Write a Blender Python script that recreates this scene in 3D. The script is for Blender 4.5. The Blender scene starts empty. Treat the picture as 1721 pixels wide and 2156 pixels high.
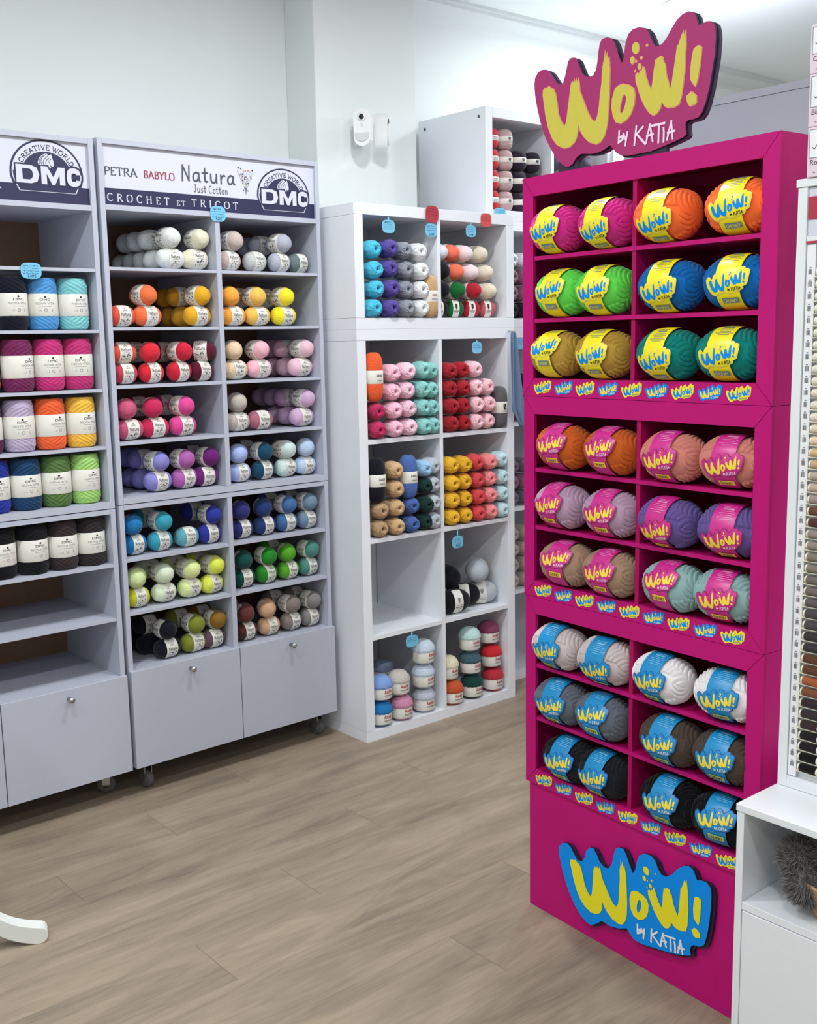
import bpy, bmesh, math, random
from mathutils import Matrix, Vector
from mathutils.geometry import tessellate_polygon
rnd = random.Random(7)
PI = math.pi
SC = bpy.context.scene
COL = SC.collection

# ------------------------------------------------------------------ camera
ROOM = Matrix.Rotation(math.radians(-40.17), 4, 'Z')     # the room's walls run along x and y
CAM_H, F_PX, PITCH, ROLL = 1.4313, 2297.12, math.radians(8.9525), math.radians(-1.0868)
fwd = Vector((0, math.cos(PITCH), -math.sin(PITCH)))
rgt = Vector((1, 0, 0)); upv = rgt.cross(fwd)
R_ = math.cos(ROLL) * rgt + math.sin(ROLL) * upv
U_ = -math.sin(ROLL) * rgt + math.cos(ROLL) * upv
cd = bpy.data.cameras.new('camera'); cam = bpy.data.objects.new('camera', cd); COL.objects.link(cam)
cd.sensor_fit = 'HORIZONTAL'; cd.sensor_width = 36; cd.lens = F_PX / 1721 * 36
cd.clip_start = .05
cam.matrix_world = ROOM @ Matrix(((R_.x, U_.x, -fwd.x, 0), (R_.y, U_.y, -fwd.y, 0), (R_.z, U_.z, -fwd.z, CAM_H), (0, 0, 0, 1)))
SC.camera = cam

# ------------------------------------------------------------------ light and exposure
SC.view_settings.view_transform = 'Standard'; SC.view_settings.look = 'None'
SC.view_settings.gamma = 1; SC.view_settings.use_curve_mapping = False
SC.view_settings.exposure = 0.0
w = bpy.data.worlds.new('world'); SC.world = w; w.use_nodes = True
w.node_tree.nodes['Background'].inputs[0].default_value = (.9, .95, 1, 1)
w.node_tree.nodes['Background'].inputs[1].default_value = .3
LAMP_W = 22.5
LAMP_COL = (.94, .985, 1)
CEIL_Z = 2.80
LAMPS = [(1.74, -.06, .9)] + [(u, v, k * q) for v, k in ((-1.0, 1.0), (-2.5, .75), (-4.1, .5)) for u, q in ((-3.0, .9), (-1.75, .85), (1.9, .75), (3.4, .8))] + [(-.35, -.78, .95), (-.2, -2.5, .8), (-.2, -4.1, .5)]

# ------------------------------------------------------------------ fixture frames
def frame(x, y, yaw):
    return ROOM @ Matrix.Translation((x, y, 0)) @ Matrix.Rotation(math.radians(yaw), 4, 'Z')
FK = frame(-.1645, 3.7511, 40.17)        # cube shelf beside the pillar (also the room's axes)
FD = frame(-.8903, 3.3188, 40.76)        # wheeled yarn units
FB = frame(.3219, 4.3507, 40.17)         # cube tower behind
FS = frame(.2792, 2.6165, -53.44)        # pink cardboard stand
FC = frame(.5936, 1.900, -50.0)          # white cabinet at right

# ------------------------------------------------------------------ materials
def lin(c):
    f = lambda v: v / 12.92 if v <= .04045 else ((v + .055) / 1.055) ** 2.4
    return tuple(f(x / 255) for x in c)
def mat(name, rgb, rough=.5, metal=0, spec=.5, var=.03, scale=30, bump=0, bscale=200, emit=0):
    m = bpy.data.materials.new(name); m.use_nodes = True
    nt = m.node_tree; b = nt.nodes['Principled BSDF']
    c = lin(rgb)
    tc = nt.nodes.new('ShaderNodeTexCoord')
    nz = nt.nodes.new('ShaderNodeTexNoise'); nz.inputs['Scale'].default_value = scale; nz.inputs['Detail'].default_value = 3
    nt.links.new(tc.outputs['Object'], nz.inputs['Vector'])
    mx = nt.nodes.new('ShaderNodeMix'); mx.data_type = 'RGBA'
    mx.inputs[6].default_value = tuple(max(0, x * (1 - var)) for x in c) + (1,)
    mx.inputs[7].default_value = tuple(min(1, x * (1 + var)) for x in c) + (1,)
    nt.links.new(nz.outputs['Fac'], mx.inputs[0]); nt.links.new(mx.outputs[2], b.inputs['Base Color'])
    b.inputs['Roughness'].default_value = rough; b.inputs['Metallic'].default_value = metal
    b.inputs['Specular IOR Level'].default_value = spec
    if bump:
        n2 = nt.nodes.new('ShaderNodeTexNoise'); n2.inputs['Scale'].default_value = bscale
        nt.links.new(tc.outputs['Object'], n2.inputs['Vector'])
        bp = nt.nodes.new('ShaderNodeBump'); bp.inputs['Strength'].default_value = bump; bp.inputs['Distance'].default_value = .001
        nt.links.new(n2.outputs['Fac'], bp.inputs['Height']); nt.links.new(bp.outputs[0], b.inputs['Normal'])
    if emit:
        b.inputs['Emission Color'].default_value = c + (1,); b.inputs['Emission Strength'].default_value = emit
    return m
def yarn_mat(name, wscale, strength, rough=.85, dist=.0012, direction='DIAGONAL', distortion=3.0):
    """wool coloured by the object's own colour, with wound strands as bump"""
    m = bpy.data.materials.new(name); m.use_nodes = True
    nt = m.node_tree; b = nt.nodes['Principled BSDF']
    oi = nt.nodes.new('ShaderNodeObjectInfo'); tc = nt.nodes.new('ShaderNodeTexCoord')
    nz = nt.nodes.new('ShaderNodeTexNoise'); nz.inputs['Scale'].default_value = 420; nz.inputs['Detail'].default_value = 2
    nt.links.new(tc.outputs['Object'], nz.inputs['Vector'])
    mr = nt.nodes.new('ShaderNodeMapRange'); mr.inputs[3].default_value = .82; mr.inputs[4].default_value = 1.18
    nt.links.new(nz.outputs['Fac'], mr.inputs[0])
    mul = nt.nodes.new('ShaderNodeVectorMath'); mul.operation = 'SCALE'
    nt.links.new(oi.outputs['Color'], mul.inputs[0]); nt.links.new(mr.outputs[0], mul.inputs['Scale'])
    nt.links.new(mul.outputs[0], b.inputs['Base Color'])
    wv = nt.nodes.new('ShaderNodeTexWave'); wv.wave_type = 'BANDS'; wv.bands_direction = direction
    wv.inputs['Scale'].default_value = wscale; wv.inputs['Distortion'].default_value = distortion
    wv.inputs['Detail'].default_value = 1; wv.inputs['Detail Scale'].default_value = .6
    nt.links.new(tc.outputs['Object'], wv.inputs['Vector'])
    ad = nt.nodes.new('ShaderNodeMath'); ad.operation = 'ADD'
    sc = nt.nodes.new('ShaderNodeMath'); sc.operation = 'MULTIPLY'; sc.inputs[1].default_value = .5
    nt.links.new(nz.outputs['Fac'], sc.inputs[0]); nt.links.new(sc.outputs[0], ad.inputs[1]); nt.links.new(wv.outputs['Fac'], ad.inputs[0])
    bp = nt.nodes.new('ShaderNodeBump'); bp.inputs['Strength'].default_value = strength; bp.inputs['Distance'].default_value = dist
    nt.links.new(ad.outputs[0], bp.inputs['Height']); nt.links.new(bp.outputs[0], b.inputs['Normal'])
    b.inputs['Roughness'].default_value = rough; b.inputs['Specular IOR Level'].default_value = .15
    b.inputs['Sheen Weight'].default_value = .12; b.inputs['Sheen Roughness'].default_value = .5
    return m
M = {}
M['wall'] = mat('white_wall_paint', (226, 231, 230), .85, var=.01, scale=4, bump=.06, bscale=90)
M['ceil'] = mat('ceiling_paint', (238, 243, 242), .9, var=.01, scale=3)
M['lam'] = mat('grey_white_laminate', (184, 188, 203), .42, var=.02, scale=160, bump=.05, bscale=300)
M['kal'] = mat('white_foil_board', (232, 235, 242), .45, var=.01, scale=40)
M['hard'] = mat('brown_hardboard', (128, 98, 78), .8, var=.08, scale=40)
M['cab'] = mat('white_cabinet_board', (230, 233, 238), .4, var=.01, scale=40)
M['unlitboard'] = mat('unlit_grey_board', (190, 190, 203), .5, var=.02, scale=120)
M['signw'] = mat('white_sign_print', (208, 210, 224), .45, var=.01)
M['navy'] = mat('navy_print', (34, 36, 74), .45)
M['darkgrey'] = mat('dark_grey_print', (70, 76, 88), .6)
M['redprint'] = mat('red_print', (150, 50, 62), .6)
M['paper'] = mat('white_paper_band', (226, 224, 216), .7, var=.02)
M['ink'] = mat('black_ink', (38, 38, 42), .7)
M['greyink'] = mat('grey_ink', (140, 142, 146), .7)
M['katred'] = mat('red_ink', (178, 52, 66), .7)
M['metal'] = mat('brushed_metal', (190, 190, 190), .3, metal=1)
M['rubber'] = mat('grey_rubber', (92, 92, 94), .6)
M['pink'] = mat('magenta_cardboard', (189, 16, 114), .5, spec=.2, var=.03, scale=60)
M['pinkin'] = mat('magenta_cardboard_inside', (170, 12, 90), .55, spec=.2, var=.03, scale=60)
M['raw'] = mat('raw_cardboard_edge', (60, 28, 48), .8)
M['ypaint'] = mat('yellow_sign_print', (206, 194, 70), .45, var=.04, scale=60)
M['peach'] = mat('peach_rim_print', (246, 150, 140), .5)
M['signpink'] = mat('sign_board_magenta', (168, 46, 108), .5, spec=.3, var=.03, scale=90)
M['pinkwhite'] = mat('pinkish_white_print', (244, 214, 236), .5)
M['dnavy'] = mat('navy_board_and_drop_shadow', (40, 26, 54), .6)
M['signblue'] = mat('sign_board_blue', (0, 142, 236), .5, spec=.2, var=.03, scale=90)
M['brighty'] = mat('bright_yellow_print', (240, 226, 30), .45)
M['white'] = mat('white_print', (236, 236, 240), .5)
M['lyellow'] = mat('label_yellow', (248, 230, 24), .35)
M['lrim'] = mat('label_yellow_rim', (246, 226, 120), .4)
M['lblue'] = mat('label_blue', (38, 128, 190), .4)
M['lgrey'] = mat('label_grey_blue', (108, 134, 140), .5)
M['lcream'] = mat('label_cream', (240, 226, 140), .5)
M['lmag'] = mat('label_magenta', (206, 40, 140), .35)
M['lmagd'] = mat('label_magenta_dark_rim', (150, 26, 96), .5)
M['lcyan'] = mat('label_cyan', (22, 140, 200), .35)
M['lcyand'] = mat('label_blue_rim', (14, 96, 170), .5)
M['lyy'] = mat('label_print_yellow', (250, 222, 70), .5)
M['lbrown'] = mat('label_brown_text', (120, 50, 40), .6)
M['lpink'] = mat('label_pale_pink_text', (236, 150, 200), .6)
M['lpale'] = mat('label_pale_blue_text', (130, 200, 232), .6)
M['lgreen'] = mat('label_green_box', (206, 224, 110), .5)
M['tagblue'] = mat('light_blue_card', (116, 190, 222), .6)
M['tagblued'] = mat('blue_pen', (26, 80, 130), .7)
M['tagred'] = mat('coral_red_card', (206, 74, 72), .6)
M['tagdred'] = mat('dark_red_card', (172, 44, 62), .6)
M['pendark'] = mat('dark_red_pen', (110, 30, 50), .7)
M['plastic'] = mat('white_plastic', (228, 230, 228), .2)
M['black'] = mat('black_plastic', (24, 24, 28), .3)
M['lens'] = mat('frosted_lens', (206, 210, 210), .35)
M['denim'] = mat('blue_grey_knit', (104, 126, 156), .95, var=.2, scale=220, bump=.5, bscale=500)
M['boxpink'] = mat('pale_pink_box', (226, 206, 220), .6, var=.05, scale=60)
M['redstrip'] = mat('dark_red_strip', (172, 36, 62), .5)
M['cream'] = mat('cream_plastic', (232, 226, 204), .4)
M['wicker'] = mat('tan_woven_paper', (186, 150, 112), .8, var=.2, scale=150, bump=.6, bscale=260)
M['fur'] = mat('grey_fur', (118, 114, 114), .9, var=.35, scale=60)
M['legw'] = mat('white_lacquer', (226, 228, 224), .35)
M['emit'] = mat('lamp_diffuser', (255, 255, 250), .5, emit=14)
M['lampring'] = mat('white_lamp_ring', (236, 236, 236), .4)
M['fine'] = yarn_mat('fine_cotton_yarn', 95, .35)
M['mid'] = yarn_mat('soft_acrylic_yarn', 60, .45)
M['chunky'] = yarn_mat('chunky_wool', 160, .25, .9, .0006)
M['tshirt'] = yarn_mat('ribbon_yarn', 120, .25, .8, .0008)

def floor_mat():
    m = bpy.data.materials.new('oak_plank_vinyl'); m.use_nodes = True
    nt = m.node_tree; b = nt.nodes['Principled BSDF']; N = nt.nodes.new; L = nt.links.new
    def mth(op, a, bb=None, c=None):
        n = N('ShaderNodeMath'); n.operation = op
        for i, x in enumerate((a, bb, c)):
            if x is None: continue
            if isinstance(x, (int, float)): n.inputs[i].default_value = x
            else: L(x, n.inputs[i])
        return n.outputs[0]
    tc = N('ShaderNodeTexCoord'); sp = N('ShaderNodeSeparateXYZ'); L(tc.outputs['Object'], sp.inputs[0])
    u, v = sp.outputs[0], sp.outputs[1]
    rv = mth('DIVIDE', mth('ADD', v, .199), .19)
    row = mth('FLOOR', rv); fv = mth('FRACT', rv)
    su = mth('DIVIDE', mth('ADD', mth('SUBTRACT', u, mth('MULTIPLY', row, .37)), .87), 1.22)
    pl = mth('FLOOR', su); fu = mth('FRACT', su)
    cid = N('ShaderNodeCombineXYZ'); L(row, cid.inputs[0]); L(pl, cid.inputs[1])
    wn = N('ShaderNodeTexWhiteNoise'); L(cid.outputs[0], wn.inputs['Vector'])
    # grain stretched along the plank, shifted per plank
    gv = N('ShaderNodeCombineXYZ')
    L(mth('MULTIPLY', u, 1.5), gv.inputs[0]); L(mth('MULTIPLY', v, 9), gv.inputs[1]); L(mth('MULTIPLY', wn.outputs['Value'], 37), gv.inputs[2])
    g1 = N('ShaderNodeTexNoise'); g1.inputs['Scale'].default_value = 1.5; g1.inputs['Detail'].default_value = 7; g1.inputs['Roughness'].default_value = .62; g1.inputs['Distortion'].default_value = .7
    L(gv.outputs[0], g1.inputs['Vector'])
    gv2 = N('ShaderNodeCombineXYZ')
    L(mth('MULTIPLY', u, 7), gv2.inputs[0]); L(mth('MULTIPLY', v, 120), gv2.inputs[1]); L(mth('MULTIPLY', wn.outputs['Value'], 11), gv2.inputs[2])
    g2 = N('ShaderNodeTexNoise'); g2.inputs['Scale'].default_value = 1.6; g2.inputs['Detail'].default_value = 4
    L(gv2.outputs[0], g2.inputs['Vector'])
    gv3 = N('ShaderNodeCombineXYZ')
    L(mth('MULTIPLY', u, .8), gv3.inputs[0]); L(mth('MULTIPLY', v, 5.5), gv3.inputs[1]); L(mth('MULTIPLY', wn.outputs['Value'], 23), gv3.inputs[2])
    g3 = N('ShaderNodeTexNoise'); g3.inputs['Scale'].default_value = 1.2; g3.inputs['Detail'].default_value = 2; g3.inputs['Distortion'].default_value = .5
    L(gv3.outputs[0], g3.inputs['Vector'])
    rings = mth('SINE', mth('MULTIPLY', g3.outputs['Fac'], 90))
    f = mth('ADD', mth('MULTIPLY', g1.outputs['Fac'], .60), mth('MULTIPLY', g2.outputs['Fac'], .20))
    f = mth('ADD', f, mth('MULTIPLY', rings, .022))
    f = mth('ADD', f, mth('MULTIPLY', wn.outputs['Value'], .10))
    f = mth('ADD', f, mth('MULTIPLY', g3.outputs['Fac'], .38))
    cr = N('ShaderNodeValToRGB'); L(f, cr.inputs[0]); e = cr.color_ramp.elements
    e[0].position = .40; e[0].color = lin((112, 100, 89)) + (1,)
    e[1].position = .86; e[1].color = lin((168, 152, 132)) + (1,)
    k = e.new(.55); k.color = lin((136, 122, 106)) + (1,)
    k = e.new(.68); k.color = lin((152, 136, 118)) + (1,)
    # hairline seams
    ev = mth('LESS_THAN', mth('MINIMUM', fv, mth('SUBTRACT', 1, fv)), .004)
    eu = mth('LESS_THAN', mth('MINIMUM', fu, mth('SUBTRACT', 1, fu)), .0011)
    sm = N('ShaderNodeMix'); sm.data_type = 'RGBA'; sm.inputs[7].default_value = lin((96, 84, 72)) + (1,)
    L(mth('ADD', mth('MULTIPLY', eu, .5), mth('MULTIPLY', ev, .08)), sm.inputs[0]); L(cr.outputs[0], sm.inputs[6]); L(sm.outputs[2], b.inputs['Base Color'])
    b.inputs['Roughness'].default_value = .5; b.inputs['Specular IOR Level'].default_value = .3
    bp = N('ShaderNodeBump'); bp.inputs['Strength'].default_value = .15; bp.inputs['Distance'].default_value = .001
    L(g2.outputs['Fac'], bp.inputs['Height']); L(bp.outputs[0], b.inputs['Normal'])
    return m
M['floor'] = floor_mat()

# ------------------------------------------------------------------ mesh helpers
class MB:
    def __init__(s): s.v = []; s.f = []; s.m = []; s.mats = []; s.sm = []
    def mi(s, m):
        if m not in s.mats: s.mats.append(m)
        return s.mats.index(m)
    def add(s, vs, fs, m, smooth=False, T=None):
        o = len(s.v); i = s.mi(m)
        s.v += [tuple(T @ Vector(p)) for p in vs] if T is not None else [tuple(p) for p in vs]
        for f in fs:
            s.f.append([o + k for k in f]); s.m.append(i); s.sm.append(smooth)
        return s
    def box(s, x0, x1, y0, y1, z0, z1, m, T=None):
        vs = [(x, y, z) for z in (z0, z1) for y in (y0, y1) for x in (x0, x1)]
        return s.add(vs, [(0, 2, 3, 1), (4, 5, 7, 6), (0, 1, 5, 4), (2, 6, 7, 3), (0, 4, 6, 2), (1, 3, 7, 5)], m, False, T)
    def prism(s, pts, y0, y1, m, m_side=None, T=None):
        """polygon in x,z extruded along y; y0 is the front"""
        n = len(pts)
        tris = tessellate_polygon([[Vector((p[0], p[1], 0)) for p in pts]])
        ar = sum(pts[i][0] * pts[(i + 1) % n][1] - pts[(i + 1) % n][0] * pts[i][1] for i in range(n))
        def orient(t, front):
            a, b, c = (pts[k] for k in t)
            cr = (b[0] - a[0]) * (c[1] - a[1]) - (b[1] - a[1]) * (c[0] - a[0])
            return t if (cr > 0) == front else (t[0], t[2], t[1])
        s.add([(p[0], y0, p[1]) for p in pts], [orient(t, True) for t in tris], m, False, T)
        s.add([(p[0], y1, p[1]) for p in pts], [orient(t, False) for t in tris], m_side or m, False, T)
        q = [(i, (i + 1) % n, n + (i + 1) % n, n + i) for i in range(n)]
        if ar > 0: q = [f[::-1] for f in q]
        s.add([(p[0], y0, p[1]) for p in pts] + [(p[0], y1, p[1]) for p in pts], q, m_side or m, False, T)
        return s
    def lathe(s, prof, n, m, T=None, smooth=True, fn=None):
        """profile of (radius, height) about z"""
        vs = []; k = len(prof)
        for r, z in prof:
            for j in range(n):
                a = 2 * PI * j / n
                rr = r if fn is None else r + fn(a, z, r)
                vs.append((rr * math.cos(a), rr * math.sin(a), z))
        fs = [(i * n + j, i * n + (j + 1) % n, (i + 1) * n + (j + 1) % n, (i + 1) * n + j) for i in range(k - 1) for j in range(n)]
        if prof[0][0] > 1e-6: fs.append(tuple(range(n))[::-1])
        if prof[-1][0] > 1e-6: fs.append(tuple((k - 1) * n + j for j in range(n)))
        return s.add(vs, fs, m, smooth, T)
    def tube(s, pts, r, m, n=8, T=None, flat=1):
        P = [Vector(p) for p in pts]; vs = []
        rs = r if isinstance(r, (list, tuple)) else [r] * len(P)
        for i, p in enumerate(P):
            d = (P[min(i + 1, len(P) - 1)] - P[max(i - 1, 0)]).normalized()
            a = d.cross(Vector((0, 0, 1)))
            if a.length < 1e-3: a = d.cross(Vector((1, 0, 0)))
            a.normalize(); b = d.cross(a)
            for j in range(n):
                t = 2 * PI * j / n
                vs.append(p + (a * math.cos(t) * flat + b * math.sin(t)) * rs[i])
        k = len(P)
        fs = [(i * n + j, i * n + (j + 1) % n, (i + 1) * n + (j + 1) % n, (i + 1) * n + j) for i in range(k - 1) for j in range(n)]
        fs += [tuple(range(n))[::-1], tuple((k - 1) * n + j for j in range(n))]
        return s.add(vs, fs, m, True, T)
    def mesh(s, name):
        me = bpy.data.meshes.new(name); me.from_pydata(s.v, [], s.f)
        for m in s.mats: me.materials.append(m)
        me.polygons.foreach_set('material_index', s.m); me.polygons.foreach_set('use_smooth', s.sm)
        me.update(); return me

def part(name, mb, parent=None, label=None, bevel=0, loc=None, rot=None):
    me = mb if isinstance(mb, bpy.types.Mesh) else mb.mesh(name)
    o = bpy.data.objects.new(name, me); COL.objects.link(o)
    if parent is not None: o.parent = parent
    if loc is not None: o.location = loc
    if rot is not None: o.rotation_euler = rot
    if label: o['label'] = label
    if bevel:
        b = o.modifiers.new('bevel', 'BEVEL'); b.width = bevel; b.segments = 2; b.limit_method = 'ANGLE'; b.angle_limit = math.radians(50)
    return o
def tag(o, label, cat, group=None):
    o['label'] = label; o['category'] = cat
    if group: o['group'] = group
    return o
def empty(name, F, u, v, z, label, cat, group=None, yaw=0):
    o = bpy.data.objects.new(name, None); COL.objects.link(o); o.empty_display_size = .05
    o.matrix_world = F @ Matrix.Translation((u, v, z)) @ Matrix.Rotation(yaw, 4, 'Z')
    return tag(o, label, cat, group)
def struct(name, mb, F=FK, bevel=0):
    o = part(name, mb, bevel=bevel); o.matrix_world = F; o['kind'] = 'structure'; return o

# ------------------------------------------------------------------ flat artwork (polygons, strokes, lettering)
def smooth_line(pts, k=5):
    if len(pts) < 4: return pts
    closed = pts[0] == pts[-1]
    out = []
    n = len(pts)
    for i in range(n - 1):
        p0 = pts[i - 1] if i > 0 else (pts[-2] if closed else pts[0]); p1 = pts[i]; p2 = pts[i + 1]
        p3 = pts[i + 2] if i + 2 < n else (pts[1] if closed else pts[-1])
        for j in range(k):
            t = j / k
            out.append(tuple(.5 * ((2 * p1[d]) + (-p0[d] + p2[d]) * t + (2 * p0[d] - 5 * p1[d] + 4 * p2[d] - p3[d]) * t * t + (-p0[d] + 3 * p1[d] - 3 * p2[d] + p3[d]) * t ** 3) for d in (0, 1)))
    out.append(pts[-1]); return out
SER = {'P': (.62, [[(.14, 0), (.14, 1)], [(.14, 1), (.36, 1), (.56, .9), (.6, .74), (.54, .58), (.36, .49), (.14, .49)]]),
 'E': (.62, [[(.14, 0), (.14, 1)], [(.14, 1), (.56, 1)], [(.56, 1), (.57, .86)], [(.14, .52), (.46, .52)], [(.14, 0), (.58, 0)], [(.58, 0), (.6, .16)]]),
 'T': (.7, [[(.35, 0), (.35, 1)], [(.04, 1), (.66, 1)], [(.04, 1), (.03, .84)], [(.66, 1), (.67, .84)]]),
 'R': (.72, [[(.14, 0), (.14, 1)], [(.14, 1), (.34, 1), (.54, .92), (.57, .76), (.5, .6), (.34, .52), (.14, .52)], [(.34, .52), (.7, 0)]]),
 'A': (.78, [[(.06, 0), (.38, 1)], [(.38, 1), (.72, 0)], [(.17, .34), (.6, .34)]]),
 'B': (.66, [[(.14, 0), (.14, 1)], [(.14, 1), (.36, 1), (.52, .92), (.54, .76), (.48, .6), (.34, .53), (.14, .53)], [(.34, .53), (.54, .46), (.61, .28), (.54, .08), (.36, 0), (.14, 0)]]),
 'Y': (.7, [[(.35, 0), (.35, .46)], [(.04, 1), (.35, .46)], [(.66, 1), (.35, .46)]]),
 'L': (.58, [[(.14, 0), (.14, 1)], [(.14, 0), (.54, 0)], [(.54, 0), (.56, .18)]]),
 'O': (.84, [[(.42, 1), (.2, .93), (.08, .72), (.07, .5), (.08, .28), (.2, .07), (.42, 0), (.64, .07), (.76, .28), (.77, .5), (.76, .72), (.64, .93), (.42, 1)]]),
 'C': (.76, [[(.68, .8), (.6, .95), (.44, 1), (.22, .94), (.09, .74), (.07, .5), (.09, .27), (.24, .05), (.46, 0), (.6, .04), (.7, .18)]]),
 'H': (.8, [[(.14, 0), (.14, 1)], [(.66, 0), (.66, 1)], [(.14, .52), (.66, .52)]]),
 'I': (.36, [[(.18, 0), (.18, 1)]]),
 'V': (.74, [[(.05, 1), (.37, 0)], [(.37, 0), (.69, 1)]]),
 'W': (1.0, [[(.04, 1), (.3, 0)], [(.3, 0), (.5, .9)], [(.5, .9), (.72, 0)], [(.72, 0), (.96, 1)]]),
 'D': (.78, [[(.14, 0), (.14, 1)], [(.14, 1), (.38, 1), (.6, .9), (.7, .68), (.71, .5), (.7, .3), (.6, .1), (.38, 0), (.14, 0)]])}
HAND = {'N': (.62, [[(.06, 0), (.1, 1)], [(.1, 1), (.5, .04)], [(.5, .04), (.54, .98)]]),
 'a': (.56, [[(.44, .52), (.3, .6), (.12, .48), (.06, .24), (.14, .04), (.3, .04), (.42, .24), (.46, .54)], [(.46, .56), (.46, .2), (.5, .04), (.54, .02)]]),
 't': (.42, [[(.2, .92), (.19, .5), (.2, .14), (.26, .03), (.36, .06)], [(.04, .6), (.38, .64)]]),
 'u': (.56, [[(.08, .58), (.08, .22), (.16, .04), (.3, .03), (.42, .18), (.46, .4)], [(.47, .58), (.48, .02)]]),
 'r': (.42, [[(.1, .56), (.12, .02)], [(.12, .3), (.2, .48), (.3, .56), (.38, .54)]]),
 'J': (.5, [[(.1, .98), (.48, 1)], [(.3, .98), (.3, .3), (.24, .06), (.12, .04), (.05, .14)]]),
 's': (.42, [[(.34, .5), (.24, .58), (.1, .5), (.14, .36), (.3, .26), (.32, .1), (.18, .02), (.05, .08)]]),
 'C': (.62, [[(.52, .84), (.4, .98), (.22, .94), (.09, .7), (.06, .4), (.16, .1), (.34, .01), (.54, .12)]]),
 'o': (.5, [[(.26, .58), (.12, .5), (.06, .28), (.14, .05), (.28, .02), (.42, .14), (.44, .36), (.36, .54), (.26, .58)]]),
 'n': (.54, [[(.1, .58), (.1, .02)], [(.1, .34), (.2, .54), (.34, .56), (.42, .4), (.44, .02)]]),
 'R': (.6, [[(.1, 0), (.12, 1)], [(.12, 1), (.36, .98), (.48, .8), (.4, .56), (.14, .46)], [(.22, .46), (.54, 0)]]),
 'U': (.6, [[(.08, 1), (.08, .3), (.18, .04), (.36, .02), (.48, .2), (.5, .4), (.5, 1)]]),
 'B': (.56, [[(.1, 0), (.1, 1)], [(.1, 1), (.34, .96), (.42, .78), (.34, .56), (.12, .52)], [(.12, .52), (.38, .48), (.48, .28), (.38, .06), (.1, 0)]]),
 'l': (.24, [[(.1, 1), (.1, .02)]])}
_tcache = {}
def text2d(txt, bold=0):
    key = (txt, bold)
    if key not in _tcache:
        c = bpy.data.curves.new('t', 'FONT'); c.body = txt; c.size = 1; c.offset = bold; c.resolution_u = 3
        o = bpy.data.objects.new('t', c); COL.objects.link(o)
        dg = bpy.context.evaluated_depsgraph_get(); dg.update()
        me = o.evaluated_get(dg).to_mesh()
        vs = [(v.co.x, v.co.y) for v in me.vertices]; fs = [tuple(p.vertices) for p in me.polygons]
        o.evaluated_get(dg).to_mesh_clear()
        bpy.data.objects.remove(o); bpy.data.curves.remove(c)
        x0 = min(v[0] for v in vs); x1 = max(v[0] for v in vs)
        _tcache[key] = ([(v[0] - x0, v[1]) for v in vs], fs, x1 - x0)
    return _tcache[key]
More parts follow.
